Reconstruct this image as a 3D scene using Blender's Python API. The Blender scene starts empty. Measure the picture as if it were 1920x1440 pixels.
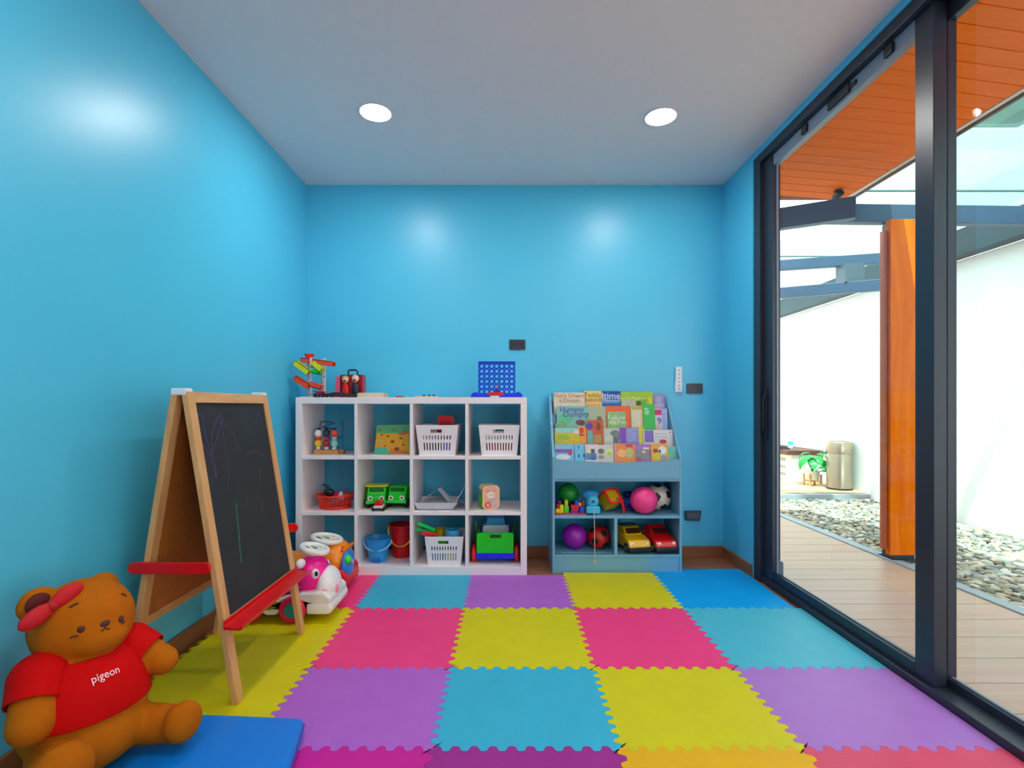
import bpy, bmesh, math, random
from mathutils import Vector, Matrix, Euler
random.seed(7)
PI = math.pi
scene = bpy.context.scene
COL = scene.collection

# ------------------------------------------------------------------ camera
F, CX, CY, CH = 950.0, 955.0, 762.0, 1.073      # focal length in pixels, vanishing point, camera height (image 1920x1440)
cam_d = bpy.data.cameras.new('camera')
cam_d.sensor_fit = 'HORIZONTAL'; cam_d.sensor_width = 36.0
cam_d.lens = F / 1920 * 36.0
cam_d.shift_x = (960 - CX) / 1920; cam_d.shift_y = (CY - 720) / 1920
cam_d.clip_start = 0.02
cam = bpy.data.objects.new('camera', cam_d); COL.objects.link(cam)
cam.location = (0, 0, CH); cam.rotation_euler = (PI/2, 0, 0)
scene.camera = cam

# ------------------------------------------------------------------ sky, sun, exposure
w = bpy.data.worlds.new('sky'); scene.world = w; w.use_nodes = True
bg = w.node_tree.nodes['Background']
bg.inputs['Color'].default_value = (0.90, 0.96, 1.0, 1); bg.inputs['Strength'].default_value = 3.2
sun_d = bpy.data.lights.new('sun', 'SUN'); sun_d.energy = 6.5; sun_d.angle = 0.02; sun_d.color = (1, .95, .85)
sun = bpy.data.objects.new('sun', sun_d); COL.objects.link(sun)
sun.rotation_euler = Vector((0.16, 0.45, -1.0)).to_track_quat('-Z', 'Y').to_euler()
LAMP = 100.0
vs = scene.view_settings
vs.view_transform = 'Standard'; vs.look = 'None'; vs.gamma = 1.0; vs.use_curve_mapping = False
vs.exposure = 0.66
scene.cycles.use_denoising = True
scene.cycles.max_bounces = 10; scene.cycles.diffuse_bounces = 6; scene.cycles.transparent_max_bounces = 16
scene.cycles.sample_clamp_indirect = 10.0
scene.cycles.caustics_reflective = False; scene.cycles.caustics_refractive = False

# ------------------------------------------------------------------ helpers
def X(px, d): return (px - CX) * d / F
def Z(py, d): return CH - (py - CY) * d / F
def P(px, py, d): return Vector((X(px, d), d, Z(py, d)))
def lin(c):
    return tuple(((v/255)/12.92 if v/255 <= .04045 else ((v/255+.055)/1.055)**2.4) for v in c)
MATS = {}
def mat(rgb, rough=.45, metal=0, spec=.5, noise=.06, nscale=18, bump=0, bscale=200, coat=0, emit=0, alpha=1, name=None, stretch=(1,1,1)):
    """plain painted / plastic / fabric surface: colour with a little procedural variation"""
    key = (tuple(rgb), rough, metal, spec, noise, nscale, bump, bscale, coat, emit, alpha, stretch)
    if key in MATS: return MATS[key]
    m = bpy.data.materials.new(name or 'paint_%d_%d_%d' % tuple(int(v) for v in rgb)); m.use_nodes = True
    nt = m.node_tree; b = nt.nodes['Principled BSDF']
    c = lin(rgb)
    b.inputs['Roughness'].default_value = rough; b.inputs['Metallic'].default_value = metal
    b.inputs['Specular IOR Level'].default_value = spec
    b.inputs['Coat Weight'].default_value = coat; b.inputs['Coat Roughness'].default_value = .15
    b.inputs['Base Color'].default_value = (*c, 1)
    b.inputs['Alpha'].default_value = alpha
    if noise or bump:
        tc = nt.nodes.new('ShaderNodeTexCoord')
        mp = nt.nodes.new('ShaderNodeMapping'); mp.inputs['Scale'].default_value = stretch
        nt.links.new(tc.outputs['Object'], mp.inputs['Vector'])
    if noise:
        n = nt.nodes.new('ShaderNodeTexNoise'); n.inputs['Scale'].default_value = nscale; n.inputs['Detail'].default_value = 3
        r = nt.nodes.new('ShaderNodeValToRGB')
        r.color_ramp.elements[0].color = (*[v*(1-noise) for v in c], 1); r.color_ramp.elements[0].position = .3
        r.color_ramp.elements[1].color = (*[min(1, v*(1+noise)) for v in c], 1); r.color_ramp.elements[1].position = .7
        nt.links.new(mp.outputs[0], n.inputs['Vector']); nt.links.new(n.outputs['Fac'], r.inputs['Fac'])
        nt.links.new(r.outputs['Color'], b.inputs['Base Color'])
    if bump:
        n2 = nt.nodes.new('ShaderNodeTexNoise'); n2.inputs['Scale'].default_value = bscale; n2.inputs['Detail'].default_value = 2
        bp = nt.nodes.new('ShaderNodeBump'); bp.inputs['Strength'].default_value = bump; bp.inputs['Distance'].default_value = .002
        nt.links.new(mp.outputs[0], n2.inputs['Vector']); nt.links.new(n2.outputs['Fac'], bp.inputs['Height'])
        nt.links.new(bp.outputs['Normal'], b.inputs['Normal'])
    if emit:
        b.inputs['Emission Color'].default_value = (*c, 1); b.inputs['Emission Strength'].default_value = emit
    MATS[key] = m
    return m
def wood(rgb, dark, rough=.45, scale=6, axis=0, dist=4, name='wood', coat=0, spec=.4):
    key = ('wood', rgb, dark, rough, scale, axis, dist, coat, spec)
    if key in MATS: return MATS[key]
    m = bpy.data.materials.new(name); m.use_nodes = True
    nt = m.node_tree; b = nt.nodes['Principled BSDF']; b.inputs['Roughness'].default_value = rough
    b.inputs['Coat Weight'].default_value = coat; b.inputs['Specular IOR Level'].default_value = spec
    tc = nt.nodes.new('ShaderNodeTexCoord'); mp = nt.nodes.new('ShaderNodeMapping')
    s = [scale]*3; s[axis] = scale*.12; mp.inputs['Scale'].default_value = s
    n = nt.nodes.new('ShaderNodeTexNoise'); n.inputs['Scale'].default_value = 2.2; n.inputs['Detail'].default_value = 5; n.inputs['Distortion'].default_value = dist*.3
    n.inputs['Roughness'].default_value = .6
    r = nt.nodes.new('ShaderNodeValToRGB'); r.color_ramp.elements[0].position = .32; r.color_ramp.elements[1].position = .68
    r.color_ramp.elements[0].color = (*lin(dark), 1); r.color_ramp.elements[1].color = (*lin(rgb), 1)
    nt.links.new(tc.outputs['Object'], mp.inputs['Vector']); nt.links.new(mp.outputs[0], n.inputs['Vector'])
    nt.links.new(n.outputs['Fac'], r.inputs['Fac']); nt.links.new(r.outputs['Color'], b.inputs['Base Color'])
    MATS[key] = m
    return m
def glass(name, tint, refl=1.0, rough=0.0):
    m = bpy.data.materials.new(name); m.use_nodes = True
    nt = m.node_tree; nt.nodes.clear()
    out = nt.nodes.new('ShaderNodeOutputMaterial'); mx = nt.nodes.new('ShaderNodeMixShader')
    t = nt.nodes.new('ShaderNodeBsdfTransparent'); t.inputs['Color'].default_value = (*tint, 1)
    g = nt.nodes.new('ShaderNodeBsdfGlossy'); g.inputs['Roughness'].default_value = rough
    fr = nt.nodes.new('ShaderNodeFresnel'); fr.inputs['IOR'].default_value = 1.35
    mt = nt.nodes.new('ShaderNodeMath'); mt.operation = 'MULTIPLY'; mt.inputs[1].default_value = refl
    nt.links.new(fr.outputs[0], mt.inputs[0]); nt.links.new(mt.outputs[0], mx.inputs['Fac'])
    nt.links.new(t.outputs[0], mx.inputs[1]); nt.links.new(g.outputs[0], mx.inputs[2]); nt.links.new(mx.outputs[0], out.inputs['Surface'])
    return m

class MB:
    """collects shapes, builds them as one mesh object"""
    def __init__(s): s.v = []; s.f = []
    def add(s, vs_, fs, M=None):
        o = len(s.v)
        s.v += [tuple(M @ Vector(p)) if M is not None else tuple(p) for p in vs_]
        s.f += [tuple(i+o for i in f) for f in fs]
        return s
    def box(s, x0, x1, y0, y1, z0, z1, M=None):
        return s.add([(x0,y0,z0),(x1,y0,z0),(x1,y1,z0),(x0,y1,z0),(x0,y0,z1),(x1,y0,z1),(x1,y1,z1),(x0,y1,z1)],
                     [(0,3,2,1),(4,5,6,7),(0,1,5,4),(1,2,6,5),(2,3,7,6),(3,0,4,7)], M)
    def taper(s, x, y, z0, z1, a0, b0, a1, b1, M=None):      # frustum with rectangular section
        return s.add([(x-a0,y-b0,z0),(x+a0,y-b0,z0),(x+a0,y+b0,z0),(x-a0,y+b0,z0),(x-a1,y-b1,z1),(x+a1,y-b1,z1),(x+a1,y+b1,z1),(x-a1,y+b1,z1)],
                     [(0,3,2,1),(4,5,6,7),(0,1,5,4),(1,2,6,5),(2,3,7,6),(3,0,4,7)], M)
    def prism(s, poly, z0, z1, M=None):                       # polygon in local xy pushed along local z
        n = len(poly)
        return s.add([(p[0],p[1],z0) for p in poly] + [(p[0],p[1],z1) for p in poly],
                     [tuple(range(n-1,-1,-1)), tuple(range(n,2*n))] + [(i,(i+1)%n,n+(i+1)%n,n+i) for i in range(n)], M)
    def lathe(s, prof, n=24, M=None):
        V = []; Fc = []
        for r, z in prof:
            for k in range(n): V.append((r*math.cos(2*PI*k/n), r*math.sin(2*PI*k/n), z))
        for j in range(len(prof)-1):
            for k in range(n):
                Fc.append((j*n+k, j*n+(k+1)%n, (j+1)*n+(k+1)%n, (j+1)*n+k))
        if prof[0][0] > 1e-6: Fc.append(tuple(range(n-1,-1,-1)))
        if prof[-1][0] > 1e-6: Fc.append(tuple((len(prof)-1)*n+k for k in range(n)))
        return s.add(V, Fc, M)
    def cyl(s, r, z0, z1, n=20, M=None, r1=None):
        return s.lathe([(r,z0),(r if r1 is None else r1,z1)], n, M)
    def ell(s, c, r, M=None, nu=20, nv=12):
        if isinstance(r, (int, float)): r = (r,r,r)
        V = [(c[0],c[1],c[2]-r[2])]; Fc = []
        for j in range(1, nv):
            t = -PI/2 + PI*j/nv
            for k in range(nu):
                a = 2*PI*k/nu
                V.append((c[0]+r[0]*math.cos(t)*math.cos(a), c[1]+r[1]*math.cos(t)*math.sin(a), c[2]+r[2]*math.sin(t)))
        V.append((c[0],c[1],c[2]+r[2])); L = len(V)-1
        for k in range(nu):
            Fc.append((0, 1+(k+1)%nu, 1+k)); Fc.append((L, L-nu+k, L-nu+(k+1)%nu))
            for j in range(nv-2):
                a = 1+j*nu
                Fc.append((a+k, a+(k+1)%nu, a+nu+(k+1)%nu, a+nu+k))
        return s.add(V, Fc, M)
    def tube(s, pts, r, n=8, closed=False, M=None):
        pts = [Vector(p) for p in pts]; m = len(pts); V = []; Fc = []
        rr = r if isinstance(r, (list, tuple)) else [r]*m
        t0 = (pts[1]-pts[0]).normalized()
        up = Vector((0,0,1)) if abs(t0.z) < .9 else Vector((1,0,0))
        nrm = t0.cross(up).normalized()
        for i in range(m):
            if closed: t = (pts[(i+1)%m]-pts[i-1]).normalized()
            else: t = (pts[min(i+1,m-1)]-pts[max(i-1,0)]).normalized()
            nrm = (nrm - t*nrm.dot(t)).normalized(); b = t.cross(nrm)
            for k in range(n):
                a = 2*PI*k/n
                V.append(pts[i] + (nrm*math.cos(a)+b*math.sin(a))*rr[i])
        for i in range(m if closed else m-1):
            j = (i+1) % m
            for k in range(n): Fc.append((i*n+k, i*n+(k+1)%n, j*n+(k+1)%n, j*n+k))
        if not closed:
            Fc.append(tuple(range(n-1,-1,-1))); Fc.append(tuple((m-1)*n+k for k in range(n)))
        return s.add(V, Fc, M)
    def build(s, name, m, parent=None, bevel=0, segs=2, smooth=False, loc=None):
        me = bpy.data.meshes.new(name); me.from_pydata(s.v, [], s.f)
        bm = bmesh.new(); bm.from_mesh(me)
        bmesh.ops.recalc_face_normals(bm, faces=bm.faces)
        if bevel:
            bmesh.ops.bevel(bm, geom=[e for e in bm.edges if len(e.link_faces) == 2 and e.calc_face_angle(0) > .6], offset=bevel, segments=segs, profile=.5, affect='EDGES', clamp_overlap=True)
        bm.to_mesh(me); bm.free()
        if smooth:
            me.polygons.foreach_set('use_smooth', [True]*len(me.polygons))
            try: me.set_sharp_from_angle(angle=math.radians(42))
            except Exception: pass
        o = bpy.data.objects.new(name, me); COL.objects.link(o)
        if m is not None: me.materials.append(m)
        if parent is not None: o.parent = parent
        if loc is not None: o.location = loc
        return o
def tag(o, label, cat, group=None, kind=None):
    o['label'] = label; o['category'] = cat
    if group: o['group'] = group
    if kind: o['kind'] = kind
    return o
def thing(name, label, cat, loc=(0,0,0), rz=0, group=None, kind=None):
    o = bpy.data.objects.new(name, None); COL.objects.link(o)
    o.location = loc; o.rotation_euler = (0,0,rz); o.empty_display_size = .05
    return tag(o, label, cat, group, kind)
def one(name, mb, m, label, cat, group=None, loc=None, rz=0, **k):
    o = mb.build(name, m, None, **k)
    if loc is not None: o.location = loc
    o.rotation_euler[2] = rz
    return tag(o, label, cat, group)
def R(ax, deg): return Matrix.Rotation(math.radians(deg), 4, ax)
def Tr(x, y, z): return Matrix.Translation((x,y,z))
def frame(o, u, v):
    u = Vector(u).normalized(); n = u.cross(Vector(v)).normalized(); v = n.cross(u)
    return Matrix(((u.x,v.x,n.x,o[0]),(u.y,v.y,n.y,o[1]),(u.z,v.z,n.z,o[2]),(0,0,0,1)))
def facing(x, y, z, tilt=0, rz=0):           # plane that looks towards -Y, leaning back by tilt degrees
    return Tr(x,y,z) @ R('Z', rz) @ R('X', 90-tilt)
def uv(px, py, M):                           # where the pixel's ray meets the plane of frame M, in its own u, v
    n = Vector((M[0][2],M[1][2],M[2][2])); o = Vector((M[0][3],M[1][3],M[2][3])); c = Vector((0,0,CH))
    d = Vector(((px-CX)/F, 1, -(py-CY)/F)); t = (o-c).dot(n)/d.dot(n)
    q = M.inverted() @ (c+d*t)
    return q.x, q.y
def rect(u0, u1, v0, v1): return [(u0,v0),(u1,v0),(u1,v1),(u0,v1)]
def rrect(u0, u1, v0, v1, r, n=5):
    pts = []
    for (cx_, cy_, a0) in ((u1-r,v1-r,0),(u0+r,v1-r,90),(u0+r,v0+r,180),(u1-r,v0+r,270)):
        for k in range(n+1):
            a = math.radians(a0+90*k/n); pts.append((cx_+r*math.cos(a), cy_+r*math.sin(a)))
    return pts
def oval(cx_, cy_, a, b=None, n=20):
    b = a if b is None else b
    return [(cx_+a*math.cos(2*PI*k/n), cy_+b*math.sin(2*PI*k/n)) for k in range(n)]
def text_geo(s, size):
    cu = bpy.data.curves.new('lettering', 'FONT'); cu.body = s; cu.size = size; cu.align_x = 'CENTER'; cu.align_y = 'CENTER'
    cu.resolution_u = 3
    o = bpy.data.objects.new('lettering', cu); COL.objects.link(o)
    dg = bpy.context.evaluated_depsgraph_get(); me = o.evaluated_get(dg).to_mesh()
    V = [tuple(v.co) for v in me.vertices]; Fc = [tuple(p.vertices) for p in me.polygons]
    o.evaluated_get(dg).to_mesh_clear(); bpy.data.objects.remove(o); bpy.data.curves.remove(cu)
    return V, Fc
def text(name, s, size, m, parent, M, sx=1.0, lift=.0006):
    V, Fc = text_geo(s, size)
    mb = MB(); mb.add([(x*sx, y, lift) for x, y, z in V], Fc, M)
    return mb.build(name, m, parent)
def patch(name, poly, m, parent, M, lift=.0008): return MB().prism(poly, 0, lift, M).build(name, m, parent)
def copy_tree(o, parent=None):
    c = o.copy(); COL.objects.link(c); c.parent = parent
    for ch in list(o.children): copy_tree(ch, c)
    return c

# common colours
WHITE = (235,233,236); BLACK = (22,22,26)
m_white = mat((232,230,234), .35, noise=.02)
m_black = mat((24,24,27), .4)
m_red = mat((215,12,18), .35); m_blue = mat((10,45,200), .35); m_yellow = mat((240,190,20), .35)
m_green = mat((10,205,30), .35); m_orange = mat((245,95,25), .4); m_pink = mat((245,20,130), .35)
m_lblue = mat((45,160,225), .35)

# ------------------------------------------------------------------ the room
XL, XR, YB, YF, ZC, ZF = -1.46, 1.54, 3.65, -2.6, 2.668, -0.012
m_wall = mat((84,195,229), .36, noise=.012, nscale=2.5, bump=.04, bscale=60, name='wall_paint_blue', spec=.5)
m_ceil = mat((246,226,224), .7, noise=.01, name='ceiling_paint')
m_floor = wood((176,112,76), (146,88,56), .4, 5, 0, name='floor_wood')
m_skirt = wood((166,106,70), (136,80,50), .45, 5, 0, name='skirting_wood')
m_skirt_y = wood((166,106,70), (136,80,50), .45, 5, 1, name='skirting_wood')
def struct(name, mb, m, label, cat, **k):
    o = mb.build(name, m, **k); tag(o, label, cat, kind='structure'); return o
struct('floor', MB().box(XL-.1, XR+.12, YF-.1, YB+.1, ZF-.1, ZF), m_floor, 'brown wooden floor showing along the edges of the foam mats', 'floor')
struct('ceiling', MB().box(XL-.1, XR+.1, YF-.1, YB+.1, ZC, ZC+.1), m_ceil, 'smooth pale ceiling with round downlights', 'ceiling')
struct('wall_back', MB().box(XL-.1, XR+.1, YB, YB+.1, ZF, ZC), m_wall, 'glossy sky blue back wall behind the toy shelves', 'wall')
struct('wall_left', MB().box(XL-.1, XL, YF, YB, ZF, ZC), m_wall, 'glossy sky blue left wall behind the chalkboard easel', 'wall')
struct('wall_front', MB().box(XL-.1, XR+.1, YF-.1, YF, ZF, ZC), mat((236,234,232), .6, noise=.01, name='wall_paint_white'), 'white painted wall behind the viewer', 'wall')  # unseen wall made white to return light towards the shelf
DY0, DY1, DZ = -2.02, 3.205, 2.63
struct('wall_right', MB().box(XR, XR+.12, DY1, YB, ZF, ZC).box(XR, XR+.12, YF, DY0, ZF, ZC).box(XR, XR+.12, DY0, DY1, DZ, ZC), m_wall, 'sky blue right wall around the sliding glass door', 'wall')
struct('baseboard_back', MB().box(XL, XR, YB-.014, YB, ZF, .07), m_skirt, 'brown wooden baseboard along the back wall', 'baseboard', bevel=.003)
struct('baseboard_left', MB().box(XL, XL+.014, YF, YB-.014, ZF, .07), m_skirt_y, 'brown wooden baseboard along the left wall', 'baseboard', bevel=.003)
struct('baseboard_right', MB().box(XR-.014, XR, DY1, YB-.014, ZF, .07), m_skirt_y, 'short brown wooden baseboard between back wall and glass door', 'baseboard', bevel=.003)

# ------------------------------------------------------------------ sliding glass door
m_alu = mat((42,46,60), .36, metal=.0, noise=.03, name='dark_aluminium')
m_alu2 = mat((124,134,152), .35, metal=.1, noise=.03, name='grey_sheen_aluminium')
m_glass = glass('door_glass', (.97,.985,.98), .08)
door = thing('door_1', 'large sliding glass door with dark aluminium frame opening to the garden', 'door', kind='structure')
FX0, FX1 = 1.546, 1.675
MB().box(FX0, FX1, DY1-.075, DY1, ZF, DZ).build('frame_jamb', m_alu, door, bevel=.003)
MB().box(FX0, FX1, DY0, DY0+.07, ZF, DZ).build('frame_jamb', m_alu, door, bevel=.003)
MB().box(FX0, FX1, DY0+.07, DY1-.075, DZ-.05, DZ).build('frame_head', m_alu, door, bevel=.003)
MB().box(FX0+.008, FX1, DY0+.07, DY1-.075, ZF, .028).build('frame_sill', m_alu, door, bevel=.003)
sl = MB().box(1.572, 1.612, 3.03, 3.13, .028, 2.58).build('sliding_stile', m_alu, door, bevel=.003)
MB().box(1.578, 1.628, 1.884, 1.972, .028, 2.58).build('sliding_stile', m_alu, door, bevel=.003)
MB().box(1.578, 1.618, 1.972, 3.03, .028, .078).build('bottom_rail', m_alu, door, bevel=.003)
MB().box(1.578, 1.618, 1.972, 3.03, 2.515, 2.58).build('top_rail', m_alu2, door, bevel=.003)  # lighter grey puts the dark rail's reflected sheen into its colour
MB().box(1.598, 1.604, 1.965, 3.035, .07, 2.52).build('glass_pane', m_glass, door)
MB().box(1.596, 1.606, 1.972, 3.03, .078, .084).build('glazing_bead', m_alu2, door)
MB().box(1.596, 1.606, 3.022, 3.03, .084, 2.515).build('glazing_bead', m_alu2, door)
MB().box(1.636, 1.672, 1.892, 1.96, .028, 2.58).build('fixed_stile', m_alu, door, bevel=.003)
MB().box(1.636, 1.672, .57, .64, .028, 2.58).build('fixed_stile', m_alu, door, bevel=.003)
for (xa, xb, ya, yb) in ((1.578,1.618,-.70,.60),(1.636,1.672,-1.94,-.62)):      # unseen second pair of panels beside the viewer, added to admit more daylight
    for y_ in (ya, yb-.08): MB().box(xa, xb, y_, y_+.08, .028, 2.58).build('sliding_stile', m_alu, door, bevel=.003)
    MB().box(xa, xb, ya+.08, yb-.08, .028, .078).build('bottom_rail', m_alu, door, bevel=.003)
    MB().box(xa, xb, ya+.08, yb-.08, 2.515, 2.58).build('top_rail', m_alu, door, bevel=.003)
    MB().box((xa+xb)/2-.003, (xa+xb)/2+.003, ya+.07, yb-.07, .07, 2.52).build('glass_pane', m_glass, door)
MB().box(1.636, 1.672, .64, 1.892, .028, .058).build('bottom_rail', m_alu, door, bevel=.003)
MB().box(1.636, 1.672, .64, 1.892, 2.515, 2.58).build('top_rail', m_alu, door, bevel=.003)
MB().box(1.651, 1.657, .63, 1.90, .05, 2.52).build('glass_pane', m_glass, door)
MB().box(1.649, 1.659, .64, 1.892, .058, .064).build('glazing_bead', m_alu2, door)
h = MB().box(-.004, .004, -.012, .012, .868, 1.184, Tr(1.568, 3.09, 0)).build('pull_handle', m_black, door, bevel=.003); h['label'] = 'black flush pull handle'
MB().tube([(1.564,3.09,.90),(1.55,3.09,.93),(1.548,3.09,1.03),(1.55,3.09,1.12),(1.564,3.09,1.15)], .006, 8).build('handle_grip', m_black, h, smooth=True)
MB().box(1.592, 1.598, 2.95, 2.995, .085, .165).build('lock_clip', mat((150,152,155), .4), door, bevel=.002)
for yy, ln in ((2.10,.05),(2.42,.16),(2.70,.05)):  # dark blocks standing in for reflections on the glossy top rail
    b_ = MB().box(1.566, 1.579, yy-ln/2, yy+ln/2, 2.528, 2.572).build('reflection_block', m_black, door, bevel=.004)
MB().box(1.57, 1.578, 2.30, 2.34, 2.54, 2.56).build('reflection_block', m_black, door, bevel=.002)

# ------------------------------------------------------------------ ceiling downlights
m_emit = bpy.data.materials.new('lamp_light'); m_emit.use_nodes = True
_nt = m_emit.node_tree; _nt.nodes.clear()
_o = _nt.nodes.new('ShaderNodeOutputMaterial'); _e = _nt.nodes.new('ShaderNodeEmission')
_e.inputs['Color'].default_value = (1, .97, .93, 1); _e.inputs['Strength'].default_value = LAMP
_nt.links.new(_e.outputs[0], _o.inputs['Surface'])
for (lx, ly, lab) in ((-.725,2.745,'bright round ceiling downlight on the left, above the toy shelf'),
                      (.832,2.785,'round ceiling downlight on the right, above the bookcase and near the glass door'),
                      (-.725,.75,'round ceiling downlight behind the viewer on the easel side'),
                      (.832,.75,'round ceiling downlight behind the viewer on the glass door side'),
                      (-.725,-1.25,'unseen fill downlight added near the white rear wall on the easel side'),  # unseen lamp added to light the shelf compartments from the front
                      (.832,-1.25,'unseen fill downlight added near the white rear wall on the glass door side')):  # its pair, added for the same frontal fill
    t = thing('ceiling_light', lab, 'ceiling light', (lx,ly,ZC), group='ceiling downlights')
    MB().lathe([(.084,-.0005),(.0875,-.002),(.087,-.0065),(.082,-.0065),(.082,-.0005)], 40).build('trim_ring', m_white, t, smooth=True)
    MB().lathe([(.0815,-.003),(.0815,-.0055),(1e-7,-.0062)], 40).build('diffuser', m_emit, t)

# ------------------------------------------------------------------ foam mats
def foam(rgb):
    return mat(rgb, .5, noise=.03, nscale=9, bump=.35, bscale=150, name='foam_%d_%d_%d' % rgb, spec=.3)
MX = [-1.41, -.823, -.243, .347, .925, 1.522]
MY = [3.225, 2.697, 2.080, 1.590, 1.0, .41]
def wave(t, n=10, A=.0115):
    s = math.sin(2*PI*n*t); return A*max(-1, min(1, 1.9*s))
def edge_pts(a, b, fixed, horiz, flat, sgn=1, k=14, n=10):
    pts = []
    N = n*k
    for i in range(N):
        t = i/N; q = a+(b-a)*t
        o = 0 if flat else wave(t if sgn > 0 else 1-t, n)
        pts.append((q, fixed+o) if horiz else (fixed+o, q))
    return pts
def mat_tile(c, r, rgb, label, y_back=None):
    x0, xb = MX[c], MX[c+1]; x1 = 1.552 if c == 4 and r > 0 else xb; y1, y0 = MY[r], MY[r+1]
    y1 = y_back or y1
    # the wave of every shared line is a function of the line alone, so that neighbours interlock
    bot = edge_pts(x0, xb, y0, True, False) + ([(xb, y0)] if x1 != xb else [])
    rgt = edge_pts(y0, MY[r], x1, False, c == 4) + ([(x1, MY[r])] if y_back else [])
    top = ([(x1, y1)] if x1 != xb else []) + edge_pts(xb, x0, y1, True, r == 0, sgn=-1)
    lft = ([(x0, y1)] if y_back else []) + edge_pts(MY[r], y0, x0, False, False, sgn=-1)
    poly = bot+rgt+top+lft
    xi0, xi1, yi0, yi1 = x0+.03, x1-.03, y0+.03, y1-.03
    inner = [(min(max(x,xi0),xi1), min(max(y,yi0),yi1)) for x, y in poly]
    n = len(poly); mb = MB()
    V = [(x,y,.0) for x,y in poly]+[(x,y,.0105) for x,y in poly]+[(x+(u-x)*.05,y+(v-y)*.05,.012) for (x,y),(u,v) in zip(poly,inner)]+[(u,v,.012) for u,v in inner]
    Fc = []
    for i in range(n):
        j = (i+1)%n
        Fc += [(i,j,n+j,n+i),(n+i,n+j,2*n+j,2*n+i)]
        a, b = 3*n+i, 3*n+j
        if inner[i] == inner[j]: Fc.append((2*n+i,2*n+j,a))
        else: Fc.append((2*n+i,2*n+j,b,a))
    k0 = len(V); V += [(xi0,yi0,.012),(xi1,yi0,.012),(xi1,yi1,.012),(xi0,yi1,.012)]
    Fc.append((k0,k0+1,k0+2,k0+3))
    mb.add(V, Fc)
    o = one('foam_floor_mat', mb, foam(rgb), label, 'foam mat', 'interlocking foam floor mats', loc=(0,0,ZF))
    return o
C_PINK=(252,62,132); C_LB=(58,178,210); C_PU=(186,100,202); C_YE=(220,204,0); C_BL=(0,162,236)
C_MAG=(212,20,150); C_DP=(166,38,140); C_GO=(240,178,0); C_CO=(228,76,112)
ML = 'foam floor mat '
mat_tile(0,0,C_PINK,'pink foam floor mat in the back row under the ride-on toys')
mat_tile(1,0,C_LB,'light blue foam floor mat touching the front of the white shelf')
mat_tile(2,0,C_PU,'purple foam floor mat in the back row between light blue and yellow mats')
mat_tile(3,0,C_YE,'yellow foam floor mat at the foot of the blue bookcase', 3.275)
mat_tile(4,0,C_BL,'deep blue foam floor mat in the far corner by the glass door', 3.345)
mat_tile(0,1,C_YE,'yellow foam floor mat under the far foot of the chalkboard easel')
mat_tile(1,1,C_PINK,'pink foam floor mat just beyond the purple mat, second row from the shelf')
mat_tile(2,1,C_YE,'yellow foam floor mat in the middle between two pink mats')
mat_tile(3,1,C_PINK,'pink foam floor mat directly in front of the yellow mat by the bookcase')
mat_tile(4,1,(80,184,208),'light turquoise foam floor mat along the glass door')
mat_tile(0,2,C_YE,'yellow foam floor mat beside the plush bear under the near easel leg')
mat_tile(1,2,C_PU,'purple foam floor mat beside the blue cushion')
mat_tile(2,2,C_LB,'light blue foam floor mat in the middle, next to the viewer\'s front row')
mat_tile(3,2,C_YE,'yellow foam floor mat next to the lavender mat, third row from the shelf')
mat_tile(4,2,(180,118,204),'lavender foam floor mat at the meeting of the two glass door panels')
mat_tile(0,3,C_YE,'yellow foam floor mat mostly hidden under the blue cushion and bear')
mat_tile(1,3,C_MAG,'magenta foam floor mat cut by the bottom of the picture beside the cushion')
mat_tile(2,3,C_DP,'dark plum foam floor mat at the bottom of the picture')
mat_tile(3,3,C_GO,'golden yellow foam floor mat at the bottom of the picture')
mat_tile(4,3,C_CO,'coral pink foam floor mat at the bottom right by the door sill')

# ------------------------------------------------------------------ white cube shelf
SD = 3.225; SB = 3.625; SX0, SX1 = -1.361, .112
m_shelf = mat((242,230,230), .4, noise=.015, nscale=6, name='white_laminate')
shelf = thing('cube_shelf', 'white open cube shelf with twelve compartments full of toys', 'shelf', (0,0,ZF))
def sh(name, x0, x1, z0, z1, y0=SD, y1=SB):
    return MB().box(x0, x1, y0, y1, z0-ZF, z1-ZF).build(name, m_shelf, shelf, bevel=.0015)
sh('side_panel', SX0, SX0+.04, ZF, 1.09); sh('side_panel', SX1-.04, SX1, ZF, 1.09)
sh('top_panel', SX0, SX1, 1.09, 1.131); sh('bottom_panel', SX0+.04, SX1-.04, ZF, .051)
SC = []
for k in range(4):
    x0 = SX0+.04+k*.3533; SC.append((x0, x0+.3333))
    if k < 3: sh('divider', x0+.3333, x0+.3533, .051, 1.09, SD+.001, SB-.002)
ZR = [.757, .401, .051, 1.131]                # floor of rows 1..3 and the top
for k in range(4):
    sh('cube_shelf_board', SC[k][0], SC[k][1], .735, .757, SD+.002, SB-.003)
    sh('cube_shelf_board', SC[k][0], SC[k][1], .379, .401, SD+.002, SB-.003)

# ---- things on top of the shelf
T0 = 1.131
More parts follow.
